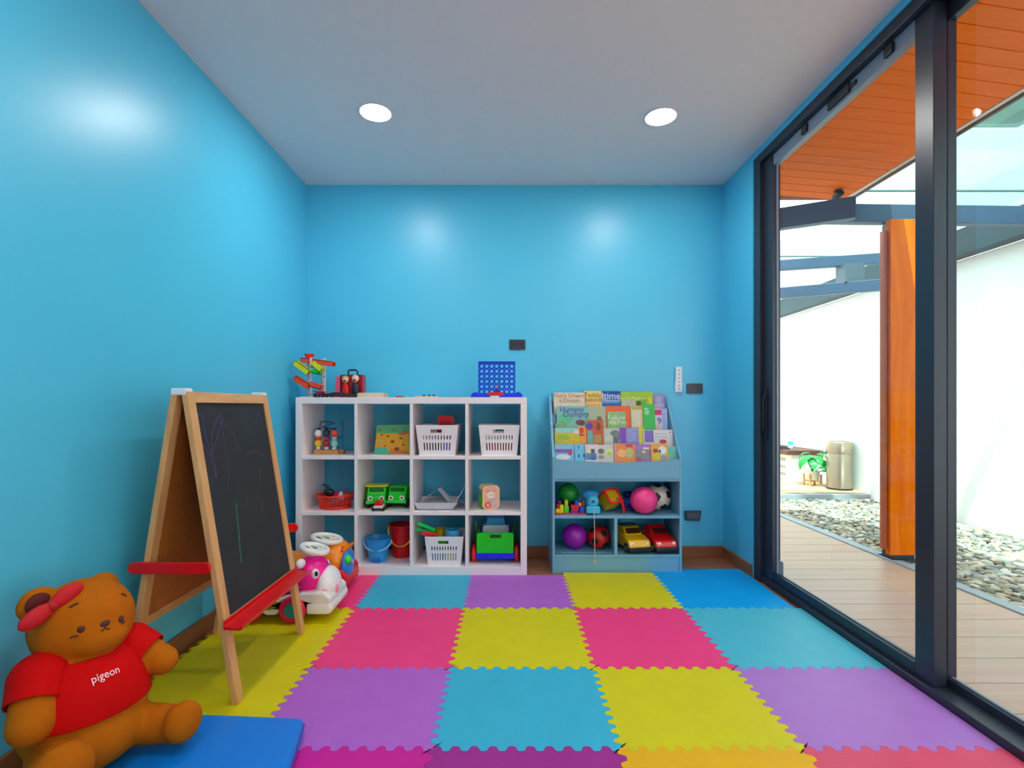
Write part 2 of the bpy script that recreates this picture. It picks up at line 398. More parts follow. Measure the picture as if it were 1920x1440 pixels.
# marble run tower
t = thing('marble_run_tower', 'toy marble run tower with orange and yellow ramps on white posts', 'toy', (X(590,3.38),3.38,T0))
m_post = mat((225,205,200), .4); m_or = mat((250,70,25), .35); m_yg = mat((215,220,20), .35)
for (dx, dy) in ((-.062,.05),(-.005,-.05),(.075,-.02),(.02,.07)):
    MB().box(dx-.006,dx+.006,dy-.006,dy+.006,0,.262).build('post', m_post, t, bevel=.001)
    for zz in (.06,.13,.2):
        pass
def ramp(x0,z0,x1,z1,y,m,wd=.028,hh=.016):
    a = Vector((x0,y,z0)); b = Vector((x1,y,z1)); u = (b-a); L = u.length
    M = frame(a, u, (0,1,0))
    mb = MB().box(0,L,-wd,wd,-.003,.003,M).box(0,L,-wd,-wd+.005,-.003,hh,M).box(0,L,wd-.005,wd,-.003,hh,M).box(L-.005,L,-wd,wd,0,hh,M)
    return mb.build('ramp', m, t, bevel=.001)
ramp(.135,.235,-.075,.262,-.01,m_or,.034,.026)
MB().lathe([(.018,0),(.034,.026),(.036,.028),(.03,.026),(.012,.004)],20,Tr(-.035,0,.262)).build('funnel', m_or, t, smooth=True)
ramp(-.005,.176,-.095,.243,-.055,m_yg,.026,.034); ramp(.005,.215,.062,.165,-.06,m_yg,.024,.034)
ramp(.005,.165,.06,.15,-.055,m_green,.022,.022)
ramp(-.005,.085,-.095,.142,-.055,m_or,.026,.034); ramp(.0,.075,.065,.052,-.055,m_or,.024,.03)
MB().box(-.075,.09,-.065,.08,0,.006).build('base_plate', m_post, t, bevel=.001)
for (dx, zz) in ((-.005,.2),(-.005,.1),(-.005,.022),(.075,.14)):
    MB().cyl(.004,0,.003,10,facing(dx,-.056 if dx<0 else -.026,zz)).build('peg_hole', m_black, t)
# carry case with two figures
t = thing('carry_case', 'black and red toy carry case with top handle and two figures in front window', 'toy case', (X(660,3.40),3.40,T0))
MB().box(-.075,.075,-.005,.05,0,.155).build('case_body', m_black, t, bevel=.004)
MB().box(.067,.079,-.02,.048,.0,.15).build('red_side', mat((190,10,40),.35), t, bevel=.002)
MB().prism([(-.075,0),(-.115,0),(-.098,.14),(-.075,.145)],-.03,.02,facing(0,0,0)).build('pink_flap', mat((235,80,120),.3), t)
MB().tube([(-.03,.02,.15),(-.032,.02,.178),(-.022,.02,.188),(.022,.02,.188),(.032,.02,.178),(.03,.02,.15)],.006,8).build('carry_handle', m_black, t, smooth=True)
MB().box(-.068,.066,-.012,-.005,.005,.15).build('window_tray', mat((150,10,20),.3), t, bevel=.002)
for (dx, hair, body, hd) in ((-.036,(200,160,90),(225,20,15),.118),(.03,(240,185,180),(40,36,60),.122)):
    f_ = MB().ell((dx,-.026,.05),(.024,.014,.05)).build('figure', mat(body,.4), t, smooth=True)
    MB().ell((dx,-.028,hd),(.021,.016,.021)).build('figure_head', mat((240,200,170),.5), f_, smooth=True)
    MB().ell((dx,-.024,hd+.008),(.024,.016,.022)).build('figure_hair', mat(hair,.5), f_, smooth=True)
    MB().ell((dx,-.042,hd-.006),(.011,.005,.008)).build('figure_scarf', m_red, f_, smooth=True)
# toy cars and flat things on top
def toy_racer(name, label, loc, rz, cm, L=.15, Wd=.07, H=.035):
    t = thing(name, label, 'toy car', loc, rz)
    prof = [(-L/2,.008),(L/2,.008),(L/2,.018),(L*.2,.024),(L*.08,H),(-L*.2,H),(-L*.38,.026),(-L/2,.024)]
    MB().prism(prof,-Wd/2,Wd/2,facing(0,0,0)).build('body', cm, t, bevel=.003)
    for sx in (-.3,.3):
        for sy in (-1,1):
            MB().cyl(.012,-.005,.005,14,facing(L*sx,sy*Wd/2,.012)).build('wheel', m_black, t)
    MB().box(-L*.5,-L*.42,-Wd*.45,Wd*.45,H-.004,H+.002).build('spoiler', m_red, t)
    return t
toy_racer('toy_race_car','low black toy race car with red spoiler in front of the carry case',(X(640,3.29),3.29,T0),.25,m_black,.2,.075,.034)
toy_racer('toy_race_car','small dark red toy car between marble run and carry case',(X(602,3.262),3.262,T0),.9,mat((120,20,50),.35),.09,.045,.04)
b_ = thing('flat_wooden_box','flat pale wooden puzzle box lying beside the carry case','box',(X(700,3.36),3.36,T0))
MB().box(-.09,.085,-.06,.06,0,.026).build('box_body', wood((225,200,170),(205,175,145),.5,8,0), b_, bevel=.002)
MB().box(-.086,.081,-.056,.056,.026,.031).build('sliding_lid', wood((232,205,180),(215,185,150),.5,8,0), b_, bevel=.001)
one('toy_magnet', MB().box(-.02,.02,-.012,.012,0,.012), mat((190,20,90),.35), 'tiny magenta toy magnet lying on the white shelf top', 'toy', loc=(X(749,3.3),3.3,T0), bevel=.002)
one('toy_magnet', MB().box(-.016,.016,-.01,.01,0,.01), mat((110,190,110),.35), 'tiny pale green toy magnet beside the magenta one', 'toy', loc=(X(760,3.3),3.31,T0), bevel=.002)
t = thing('wooden_tray_puzzle','thin pale tray puzzle with black knobs flat on the shelf top','puzzle',(X(800,3.32),3.32,T0))
MB().box(-.07,.07,-.05,.05,0,.009).build('tray_board', wood((230,195,150),(210,170,120),.5,8,0), t, bevel=.001)
for dx in (-.015,.02,.05): MB().cyl(.008,.009,.018,12,Tr(dx,-.02,0)).build('knob', m_black, t)
one('toy_card', MB().prism(rrect(-.04,.04,-.028,.028,.008),0,.004), mat((205,130,120),.5), 'thin dull red picture card lying left of the blue game', 'card', loc=(X(855,3.32),3.32,T0))
# four in a row game
gd = 3.33; gx0, gx1 = X(897,gd), X(966,gd); gz0, gz1 = T0+.02, Z(678,gd)
t = thing('vertical_disc_game', 'blue vertical disc dropping game grid with round holes on shelf top', 'board game', ((gx0+gx1)/2,gd,T0))
m_gb = mat((8,60,205), .3)
def holed_grid(nx, nz, cw, chh, r, th, M):
    mb = MB(); n = 16
    for i in range(nx):
        for j in range(nz):
            cx_, cz_ = (i-nx/2+.5)*cw, (j+.5)*chh
            V = []
            for z_ in (0, th):
                for k in range(n):
                    a = 2*PI*(k+.5)/n; c_, s_ = math.cos(a), math.sin(a); q = 1/max(abs(c_), abs(s_))
                    V.append((cx_+c_*q*cw/2, cz_+s_*q*chh/2, z_)); V.append((cx_+c_*r, cz_+s_*r, z_))
            Fc = []
            for k in range(n):
                a, b = 2*k, 2*((k+1)%n)
                Fc += [(a+2*n,b+2*n,b+1+2*n,a+1+2*n),(b,a,a+1,b+1),(a+1,a+1+2*n,b+1+2*n,b+1)]
            mb.add(V, Fc, M)
    return mb
gw = (gx1-gx0); gh = gz1-gz0
holed_grid(7,6,(gw-.012)/7,(gh-.016)/6,.0112,.004,facing(0,-.012,.022)).build('front_grid', m_gb, t)
holed_grid(7,6,(gw-.012)/7,(gh-.016)/6,.0112,.004,facing(0,.012,.022)).build('back_grid', m_gb, t)
for xs in (-gw/2, gw/2-.006): MB().box(xs,xs+.006,-.016,.012,.02,gh+.02).build('side_rail', m_gb, t, bevel=.001)
for ys in (-.0165, .0075): MB().box(-gw/2,gw/2,ys,ys+.005,gh+.006,gh+.02).build('top_rail', mat((5,45,190),.3), t)
foot = [(-.17,0),(-.165,.022),(-.15,.034),(-.13,.036),(-.118,.022),(.118,.022),(.13,.036),(.15,.034),(.165,.022),(.17,0)]
MB().prism(foot,-.03,.03,facing(0,0,0)).build('base', mat((8,50,215),.3), t, bevel=.003)
MB().prism(rrect(-.055,.045,.012,.034,.006),.0305,.033,facing(0,0,0)).build('release_bar', m_red, t)
MB().prism(rrect(-.042,.015,.003,.011,.002),.0305,.032,facing(0,0,0)).build('label_strip', m_white, t)
for (i,j,c) in ((3,0,m_red),(3,1,mat((235,235,235),.3))):
    MB().cyl(.0125,-.004,.004,18,facing((i-3)*(gw-.012)/7,0,.022+(j+.5)*(gh-.016)/6)).build('disc', c, t)

# ---- row 1
# bead maze
d = 3.37
t = thing('bead_maze', 'wooden bead maze with curly wires and three little bead people', 'toy', (X(616,d),d,ZR[0]))
MB().box(-.085,.075,-.035,.035,0,.03).build('wooden_base', wood((225,165,105),(200,135,80),.5,8,0), t, bevel=.003)
wires = [[(-.06,.01,.03),(-.06,.01,.2),(-.05,.01,.215),(.0,0,.215),(.05,-.02,.205),(.0,-.02,.19),(-.04,-.01,.178),(.05,.01,.165),(.0,.02,.155),(-.02,.02,.14),(-.01,.01,.1),(-.01,0,.03)],
         [(.092,.01,.03),(.092,.01,.21),(.085,.01,.22)],[(.09,.0,.12),(.07,.0,.108),(.03,0,.105),(-.01,.0,.1)]]
for i, wv in enumerate(wires):
    pts = []
    for a, b in zip(wv, wv[1:]):
        for k in range(4): pts.append(Vector(a).lerp(Vector(b), k/4))
    pts.append(Vector(wv[-1]))
    MB().tube(pts,.003,6).build('wire', mat(((50,30,110),(30,50,120),(20,30,90))[i],.35), t, smooth=True)
MB().box(.075,.105,-.02,.02,0,.03).build('end_block', wood((205,130,90),(180,100,65),.5,8,0), t, bevel=.002)
for (dx, cs) in ((-.063,((245,225,215),(240,200,30),(225,60,25),(240,235,230))),(-.01,((240,220,200),(180,40,60),(190,50,70),(30,50,70))),(.042,((240,220,205),(150,215,205),(190,190,180),(240,80,60)))):
    zz = .03
    for (r_, hh, c) in zip((.015,.024,.019,.024),(.018,.045,.022,.046),cs):
        MB().ell((dx,-.012,zz+hh/2),(r_,r_,hh/2+.003)).build('bead', mat(c,.4), t, smooth=True); zz += hh
    MB().ell((dx,-.012,zz+.006),(.013,.013,.009)).build('bead', mat((30,45,60),.4), t, smooth=True)
# giraffe picture board leaning in cell 2
d = 3.36
Mg = facing(X(735,d),d,ZR[0],10,0)
t = thing('picture_board', 'leaning picture board with a spotted orange giraffe on green background', 'picture puzzle', (0,0,0))
def pxpoly(M, pts): return [uv(px,py,M) for px,py in pts]
MB().prism(pxpoly(Mg,[(701,852),(768,852),(768,796),(707,797)]),-.012,0,Mg).build('board', mat((90,170,110),.5), t)
patch('printed_giraffe', pxpoly(Mg,[(703,838),(724,839),(733,852),(767,852),(767,810),(745,813),(707,812)]), mat((238,165,10),.5), t, Mg)
patch('printed_grass', pxpoly(Mg,[(702,851),(730,851),(724,839),(704,838)]), mat((80,190,160),.5), t, Mg, .0012)
patch('printed_band', pxpoly(Mg,[(730,851),(766,851),(766,846),(731,842)]), mat((225,120,60),.5), t, Mg, .0014)
patch('printed_mane', pxpoly(Mg,[(746,813),(767,809),(767,813),(750,816)]), mat((225,90,40),.5), t, Mg, .0014)
for (px,py,r_) in ((736,828,4),(752,822,3),(728,818,2.5),(722,836,2),(756,834,2.5),(744,842,5),(716,815,2.2),(712,806,4),(739,806,4)):
    u_, v_ = uv(px,py,Mg); patch('printed_spot', oval(u_,v_,r_*d/F,r_*.75*d/F,10), mat((150,75,20) if py > 810 else (110,130,90),.5), t, Mg, .0016)
u_, v_ = uv(714,826,Mg); patch('printed_face', oval(u_,v_,.014,.01,12), mat((150,190,120),.5), t, Mg, .0016)

# white slotted baskets
m_bask = mat((240,230,232), .4, noise=.01, name='white_plastic')
def slotted_wall(w0, w1, hgt, th, M, slots=True, n=10, hole=True):
    """tapering plastic wall with two rows of slots and a hand hole, w0 bottom width, w1 top width"""
    us = [0]; 
    span0, span1 = .12, .88
    if slots:
        for k in range(n):
            a = span0+(span1-span0)*(k+.28)/n; us += [a, a+(span1-span0)*.42/n]
    us += [.34,.62,1]; us = sorted(set(us))
    vs2 = [0,.17,.42,.53,.66,.75,.86,1]
    mb = MB()
    def isslot(u): 
        q = (u-span0)/(span1-span0)*n
        return 0 < q < n and .28 < (q % 1) < .70
    for a, b in zip(us, us[1:]):
        for c, e in zip(vs2, vs2[1:]):
            um, vm = (a+b)/2, (c+e)/2
            if slots and isslot(um) and (.17 < vm < .42 or .53 < vm < .66): continue
            if hole and .34 < um < .62 and .75 < vm < .86: continue
            V = []
            for z_ in (0, th):
                for (u_, v_) in ((a,c),(b,c),(b,e),(a,e)):
                    wv = w0+(w1-w0)*v_; V.append(((u_-.5)*wv, v_*hgt, z_))
            mb.add(V, [(0,3,2,1),(4,5,6,7),(0,1,5,4),(1,2,6,5),(2,3,7,6),(3,0,4,7)], M)
    return mb
def basket(label, px0, px1, pyt, pyb, d, zfloor, rz=0, dep=.24, bot=.84):
    w1 = (px1-px0)*d/F; hgt = (pyb-pyt)*d/F; w0 = w1*bot
    t = thing('storage_basket', label, 'basket', (X((px0+px1)/2,d),d+dep/2,zfloor), rz, 'white plastic storage baskets')
    lean = math.degrees(math.atan2((w1-w0)/2, hgt)); L = math.hypot(hgt,(w1-w0)/2)
    y0 = -dep/2
    slotted_wall(w0,w1,L,.003,Tr(0,y0+(w1-w0)/2,0) @ R('X',90+lean)).build('front_wall', m_bask, t)
    slotted_wall(w0,w1,L,.003,R('Z',180) @ Tr(0,y0+(w1-w0)/2,0) @ R('X',90+lean)).build('back_wall', m_bask, t)
    dw0, dw1 = dep-(w1-w0), dep
    for s in (-1,1):
        slotted_wall(dw0,dw1,L,.003,R('Z',s*90) @ Tr(0,-w0/2,0) @ R('X',90+lean),slots=False,hole=False).build('side_wall', m_bask, t)
    MB().box(-w0/2,w0/2,-dw0/2,dw0/2,0,.004).build('bottom', m_bask, t)
    return t, w0, w1, hgt, dep
def blob_toy(name, label, loc, mb, m, cat='toy', group=None, **k): return one(name, mb, m, label, cat, group, loc=loc, **k)
b1 = basket('white slotted basket with a red toy sticking out of the top', 780, 858, 797, 854.5, 3.245, ZR[0])
bx_ = X(819,3.245)
t = thing('toy_phone','rounded red plastic toy poking out of the upper white basket','toy',(X(833,3.33),3.36,ZR[0]+.13))
MB().prism(rrect(-.055,.055,0,.125,.025),-.02,.02,facing(0,0,0) @ R('Z',-5)).build('toy_shell', mat((200,5,20),.3), t, bevel=.006)
MB().prism(rrect(-.035,.035,.02,.09,.01),.0205,.023,facing(0,0,0) @ R('Z',-5)).build('toy_face', mat((150,0,20),.3), t)
blob_toy('toy_block','dark toy block lying in the basket that holds the red toy',(bx_-.05,3.34,ZR[0]+.006),MB().box(-.05,.05,-.06,.06,0,.075),mat((40,36,42),.4),bevel=.006)
blob_toy('toy_block','blue toy block in the right end of the basket with the red toy',(bx_+.07,3.32,ZR[0]+.006),MB().box(-.035,.035,-.05,.05,0,.075),mat((60,70,220),.4),bevel=.006)
blob_toy('toy_block','dark red toy block on the blue one inside the upper basket',(bx_+.075,3.325,ZR[0]+.083),MB().box(-.03,.03,-.04,.04,0,.045),mat((150,20,35),.4),bevel=.006)
b2 = basket('white slotted basket with red pieces in the top right compartment', 898, 974, 797, 854.5, 3.245, ZR[0], bot=.85)
bx_ = X(936,3.245)
blob_toy('toy_block','long red toy block showing through the slots of the right upper basket',(bx_,3.335,ZR[0]+.006),MB().box(-.09,.09,-.06,.05,0,.07),mat((205,25,35),.4),bevel=.008)
blob_toy('toy_ball','small green ball behind the slots of the right upper basket',(bx_-.01,3.262+.035,ZR[0]+.006),MB().ell((0,0,.016),.016),mat((120,210,120),.4),smooth=True,cat='ball')

# ---- row 2
# orange oval basket
d = 3.36; zc = ZR[1]
bc = (X(627,d)+.005,d,zc)
t = thing('oval_basket','red orange oval slatted basket with small toys in second row','basket',bc)
m_ob = mat((240,52,32),.4)
def oring(a,b,z,n=40): return [(a*math.cos(2*PI*k/n), b*math.sin(2*PI*k/n), z) for k in range(n)]
mb = MB(); n = 44
for k in range(n):
    a0, a1 = 2*PI*(k+.18)/n, 2*PI*(k+.62)/n
    V = [(.095*math.cos(a0),.075*math.sin(a0),.008),(.095*math.cos(a1),.075*math.sin(a1),.008),(.122*math.cos(a1),.1*math.sin(a1),.085),(.122*math.cos(a0),.1*math.sin(a0),.085)]
    c_, s_ = math.cos((a0+a1)/2)*.004, math.sin((a0+a1)/2)*.004
    mb.add(V+[(x-c_,y-s_,z) for x,y,z in V],[(0,1,2,3),(7,6,5,4),(0,3,7,4),(1,5,6,2),(0,4,5,1),(3,2,6,7)])
mb.build('slat_wall', m_ob, t)
MB().tube(oring(.124,.102,.088),.005,8,True).build('rim', m_ob, t, smooth=True)
MB().prism([(x*.8,y*.78) for x,y,_ in oring(.122,.1,0)],0,.01).build('bottom', m_ob, t)
MB().tube(oring(.1,.08,.012),.005,8,True).build('lower_ring', m_ob, t, smooth=True)
def off(dx,dy,dz): return (bc[0]+dx,bc[1]+dy,bc[2]+dz)
t = thing('toy_boat_anchor','black curved toy resting on top of the orange oval basket','toy',off(-.04,0,.078))
MB().ell((0,0,.022),(.035,.022,.028)).build('toy_body', mat((26,16,30),.35), t, smooth=True)
MB().tube([(0,0,.04),(-.005,0,.06),(-.025,0,.072),(-.045,0,.075)],[.008,.008,.006,.004],8).build('toy_hook', m_black, t, smooth=True)
blob_toy('toy_fruit','magenta toy fruit in the orange oval basket',off(.015,.02,.05),MB().ell((0,0,.03),(.038,.035,.03)),mat((210,10,90),.35),smooth=True)
blob_toy('toy_fruit','white and pink toy piece in the orange oval basket',off(.045,-.02,.06),MB().lathe([(.02,0),(.024,.012),(.008,.05),(1e-7,.052)],14),mat((225,200,215),.35),smooth=True)
blob_toy('toy_fruit','orange brown toy piece at the right end of the oval basket',off(.08,-.01,.055),MB().ell((0,0,.022),(.028,.024,.022)),mat((205,95,25),.4),smooth=True)
blob_toy('toy_fruit','dark red toy piece at the left end of the oval basket',off(-.075,-.01,.05),MB().ell((0,0,.022),(.026,.026,.022)),mat((150,15,25),.4),smooth=True)
blob_toy('toy_stick','thin purple toy stick leaning out of the orange oval basket',(0,0,0),MB().tube([off(.035,.03,.04),off(.06,.045,.125)],.005,8),mat((150,60,150),.4),cat='toy')
# green trucks
def truck(label, px, d, rz, s, roof, wide=.13):
    t = thing('toy_truck', label, 'toy truck', (X(px,d),d,ZR[1]), rz, 'green toy trucks')
    W = wide; g = mat((10,215,25),.35); g2 = mat((25,190,40),.35)
    MB().box(-W/2,W/2,-.1,.14,.03,.052).build('chassis', mat((15,150,25),.4), t, bevel=.004)
    MB().prism([(-.1,.045),(-.1,.075),(-.085,.095),(-.06,.14),(.03,.14),(.03,.045)],-W*.46,W*.46,Tr(0,0,0) @ R('Z',90) @ R('X',90)).build('cab', g, t, bevel=.006)
    MB().box(-W*.5,W*.5,.035,.14,.055,.125).build('cargo_bed', g2, t, bevel=.004)
    MB().prism(rrect(-W*.36,W*.36,.1,.133,.006),0,.003,Tr(0,-.0715,0) @ Matrix.Shear('XZ',4,(0,0)) @ facing(0,-.004,0,0)).build('windscreen', mat((20,110,40),.2), t)
    if roof: MB().box(-W*.56,W*.56,-.075,.03,.14,.15).build('roof', mat((225,215,40),.35), t, bevel=.004)
    for sx in (-1,1):
        MB().cyl(.016,0,.006,16,facing(sx*W*.28,-.1,.07)).build('headlight', mat((225,235,215),.2), t)
        MB().cyl(.007,.006,.008,10,facing(sx*W*.28,-.1,.07)).build('pupil', m_black, t)
        for yy in (-.06,.09):
            MB().cyl(.03,-.012,.012,20,Tr(sx*W*.46,yy,.03) @ R('Y',90)).build('wheel', m_black, t, bevel=.003)
    MB().box(-W*.5,W*.5,-.107,-.099,.036,.056).build('bumper', mat((50,225,70),.35), t, bevel=.003)
    return t
truck('bright green toy truck with yellow roof edge in the second row',709,3.42,.12,1,True)
truck('bright green toy truck with round eye headlights beside the yellow roofed one',751,3.44,-.05,1,False)
t = thing('toy_car','tiny red and white toy car parked before the green trucks','toy car',(X(711,3.275),3.275,ZR[1]))
MB().box(-.032,.032,-.035,.035,.012,.035).build('body', mat((215,205,205),.3), t, bevel=.006)
MB().prism([(-.026,.034),(.026,.034),(.02,.066),(-.02,.066)],-.03,.028,facing(0,0,0)).build('cabin', m_red, t, bevel=.005)
MB().box(-.034,.034,-.037,-.034,.012,.02).build('bumper', m_black, t)
for sx in (-1,1):
    for yy in (-.02,.024): MB().cyl(.015,-.006,.006,14,Tr(sx*.033,yy,.015) @ R('Y',90)).build('wheel', m_black, t)
# grey tray with paper
d = 3.26; w_ = (866-778)*d/F
t = thing('plastic_tray','translucent grey white tray with flared sides in second row','tray',(X(820,d),d+.13,ZR[1]))
m_tr = mat((205,205,215),.3)
mb = MB()
b0, b1_, t0_, t1_ = .115,.1,.15,.125
ring = lambda a,b,z,dx=0: [(-a+dx,-b,z),(a+dx,-b,z),(a+dx,b,z),(-a+dx,b,z)]
V = ring(b0,b1_,.004,-.02)+ring(t0_-.01,t1_,.05,-.01)+ring(t0_-.014,t1_-.004,.05,-.01)+ring(b0-.004,b1_-.004,.008,-.02)
Fc = [(0,3,2,1),(12,13,14,15)]
for L0 in (0,4,8):
    for k in range(4): Fc.append((L0+k,L0+(k+1)%4,L0+4+(k+1)%4,L0+4+k))
mb.add(V,Fc).build('tray_shell', m_tr, t)
MB().prism([(.094,.012),(.098,.01),(.162,.128),(.159,.13)],-.12,.12,facing(0,0,0)).build('tray_flap', m_tr, t)
for i,(pts,z0) in enumerate([([(-.13,-.06,.03),(.13,-.07,.03),(.12,.08,.04),(-.12,.08,.04)],0),([(-.105,-.10,.045),(.0,-.07,.128),(.075,-.10,.047),(.07,.07,.05),(.0,.08,.118),(-.10,.07,.05)],1)]):
    tt = thing('paper_sheet', ('flat white paper sheet lying in the grey tray','folded white paper sheet standing up as a peak in the grey tray')[i], 'paper', (X(818,d),d+.13,ZR[1]))
    mb = MB()
    if i == 0: mb.add(pts+[(x,y,z+.002) for x,y,z in pts],[(0,3,2,1),(4,5,6,7),(0,1,5,4),(1,2,6,5),(2,3,7,6),(3,0,4,7)])
    else: mb.add(pts+[(x,y,z+.002) for x,y,z in pts],[(0,1,4,5),(1,2,3,4),(6,11,10,7),(7,10,9,8)])
    mb.build('sheet', mat((222,222,228),.6), tt)
# activity box
t = thing('activity_box','toddler activity box with pink bunny front and green side','toy',(X(917,3.36),3.36,ZR[1]),math.radians(18))
MB().prism(rrect(-.058,.058,0,.155,.03),-.052,.052,facing(0,0,0)).build('box_body', mat((245,215,165),.45), t, bevel=.002)
MB().prism(rrect(-.05,.05,.006,.148,.026),.0525,.055,facing(0,0,0)).build('pink_front', mat((248,180,155),.45), t)
MB().box(-.0605,-.058,-.045,.045,.008,.125).build('green_side', mat((90,180,30),.45), t)
MB().box(-.0615,-.0605,-.03,.03,.085,.125).build('printed_picture', mat((150,120,150),.45), t)
Mf = facing(0,-.055,0)
patch('bunny_face', oval(-.002,.093,.026,.022), mat((246,232,222),.5), t, Mf)
patch('bunny_ear', oval(-.022,.118,.012,.008), mat((235,150,135),.5), t, Mf, .001); patch('bunny_ear', oval(.018,.12,.012,.008), mat((240,160,140),.5), t, Mf, .001)
for sx in (-.012,.009): patch('printed_eye', oval(sx,.094,.0035,.0035,10), m_black, t, Mf, .0014)
MB().cyl(.02,0,.006,20,facing(-.025,-.055,.03)).build('red_knob', mat((225,60,70),.35), t); MB().cyl(.012,.006,.01,20,facing(-.025,-.055,.03)).build('knob_cap', mat((250,150,150),.35), t)
MB().cyl(.023,0,.005,20,facing(.018,-.055,.042)).build('mirror_disc', mat((205,210,215),.15,metal=.6), t)

# ---- row 3
def bucket(label, px, d, rt, rb, h_, c, hc, hang):
    t = thing('toy_bucket', label, 'bucket', (X(px,d),d,ZR[2]), 0, 'plastic sand buckets')
    MB().lathe([(rb,0),(rb+.002,.004),(rt-.004,h_-.014),(rt,h_-.012),(rt+.004,h_),(rt-.004,h_),(rb-.003,.006),(1e-7,.006)],28).build('pail', mat(c,.35), t, smooth=True)
    pts = []
    for k in range(17):
        a = PI*k/16; x = -(rt+.008)*math.cos(a); q = math.sin(a)
        pts.append((x,-(rt*.75)*q-.002,h_-.02+hang*q))
    MB().tube(pts,[.0055]*17,8).build('bucket_handle', mat(hc,.35), t, smooth=True)
    for s in (-1,1): MB().cyl(.008,-.003,.004,12,Tr(s*(rt+.003),0,h_-.02) @ R('Y',90)).build('handle_lug', mat(c,.35), t)
    return t
tb = bucket('blue plastic sand bucket with light blue handle in the bottom row',709,3.36,.082,.056,.155,(30,150,220),(150,205,240),-.055)
MB().prism([(-.03,.012),(-.025,.03),(-.014,.034),(-.005,.022),(.005,.022),(.014,.034),(.025,.03),(.03,.012)],.052,.066,facing(0,0,0)).build('embossed_castle', mat((15,95,190),.35), tb)
bucket('red plastic sand bucket with yellow handle behind the blue one',754,3.47,.085,.062,.22,(205,10,18),(240,190,40),-.12)
b3 = basket('white slotted basket heaped with colourful toys in the bottom row', 797, 868, 1003, 1058, 3.245, ZR[2], bot=.85)
bx_ = X(832,3.245); zz = ZR[2]
def blade(name,label,p0,p1,wd,th,c):
    a, b = Vector(p0), Vector(p1); M = frame(a, b-a, (0,0,1)); L = (b-a).length
    return one(name, MB().prism(rrect(-L*.02,L,-wd/2,wd/2,wd*.45),-th/2,th/2,M), mat(c,.35), label, 'toy', bevel=.003)
blade('toy_spade','light green toy spade sticking out of the bottom row basket',P(815,994,3.36),P(783,981,3.27),.022,.016,(20,225,80))
blade('toy_spade','dark mint green toy spade under the light green one',P(813,1000,3.35),P(780,992,3.27),.02,.014,(20,190,80))
blade('toy_rake','red plastic toy rake handle leaning over the basket rim',P(818,1003,3.29),P(790,999,3.262),.028,.016,(225,10,20))
blob_toy('toy_cup','yellow toy cup inside the bottom row basket',(X(826,3.40),3.40,zz+.115),MB().lathe([(.03,0),(.036,.09),(.032,.09),(.027,.005),(1e-7,.005)],18),mat((205,160,20),.4),smooth=True)
blob_toy('toy_cup','light blue toy cup lying in the bottom row basket',(X(848,3.33),3.35,zz+.11),MB().lathe([(.05,0),(.054,.015),(.05,.1),(.044,.1),(.046,.01),(1e-7,.01)],22),mat((70,175,230),.4),smooth=True)
blob_toy('toy_block','pale blue toy block low in the bottom row basket',(bx_-.055,3.315,zz+.006),MB().box(-.045,.045,-.05,.07,0,.09),mat((90,160,200),.4),bevel=.006)
blob_toy('toy_block','pale yellow toy block low in the bottom row basket',(bx_+.05,3.315,zz+.006),MB().box(-.045,.045,-.05,.07,0,.09),mat((200,200,110),.4),bevel=.006)
blob_toy('toy_block','green toy block behind the hand hole of the bottom row basket',(bx_-.015,3.312,zz+.098),MB().box(-.05,.03,-.03,.05,0,.05),mat((80,190,50),.4),bevel=.006)
# big dump truck from behind
d = 3.30
t = thing('dump_truck','large toy dump truck with green tailgate blue base and red wheels','toy truck',(X(929,d)-.002,d,ZR[2]))
MB().box(-.115,.115,.0,.25,.03,.065).build('base_frame', mat((15,35,225),.35), t, bevel=.006)
MB().box(-.125,.125,-.012,.0,.032,.07).build('rear_bumper', mat((15,40,235),.35), t, bevel=.004)
for xs in (-.07, .02): MB().box(xs,xs+.025,-.02,-.012,.03,.05).build('tow_hook', mat((10,30,200),.35), t)
tail = [(-.12,.07),(.12,.07),(.12,.19),(.108,.2),(-.108,.2),(-.12,.19)]
MB().prism(tail,-.005,.012,facing(0,0,0)).build('tailgate', m_green, t, bevel=.003)
MB().prism(rrect(-.035,.04,.168,.19,.01),.0121,.0135,facing(0,0,0)).build('hand_slot', mat((10,70,15),.5), t)
for xs in (-.12, .112): MB().box(xs,xs+.008,.005,.16,.07,.19).build('bed_side', mat((12,190,20),.35), t)
MB().box(-.112,.112,.005,.16,.07,.078).build('bed_floor', mat((12,190,20),.35), t)
MB().box(-.09,.09,.15,.26,.07,.20).build('cab_lower', m_white, t, bevel=.004)
MB().prism([(-.075,.20),(.075,.20),(.06,.285),(-.06,.285)],-.25,-.16,facing(0,0,0)).build('cab', mat((15,110,215),.25), t, bevel=.006)
MB().prism([(-.066,.205),(.066,.205),(.054,.258),(-.054,.258)],-.16,-.157,facing(0,0,0)).build('rear_window', mat((60,175,225),.15), t)
MB().box(-.075,.075,.155,.26,.285,.30).build('cab_roof', mat((10,60,225),.3), t, bevel=.005)
MB().box(-.08,.08,.146,.156,.196,.212).build('light_bar', m_white, t, bevel=.003)
for s in (-1,1):
    MB().box(s*.135-.008,s*.135+.008,.15,.17,.07,.24).build('exhaust_stack', mat((70,110,40),.5), t, bevel=.003)
    for yy in (.045,.2):
        wv = MB().lathe([(.03,-.015),(.05,-.013),(.055,-.008),(.055,.008),(.05,.013),(.03,.015)],24,Tr(s*.138,yy,.055) @ R('Y',90)).build('wheel', mat((220,10,25),.35), t, smooth=True)
        MB().cyl(.02,-.017,.017,16,Tr(s*.138,yy,.055) @ R('Y',90)).build('hub', mat((150,10,30),.35), wv)

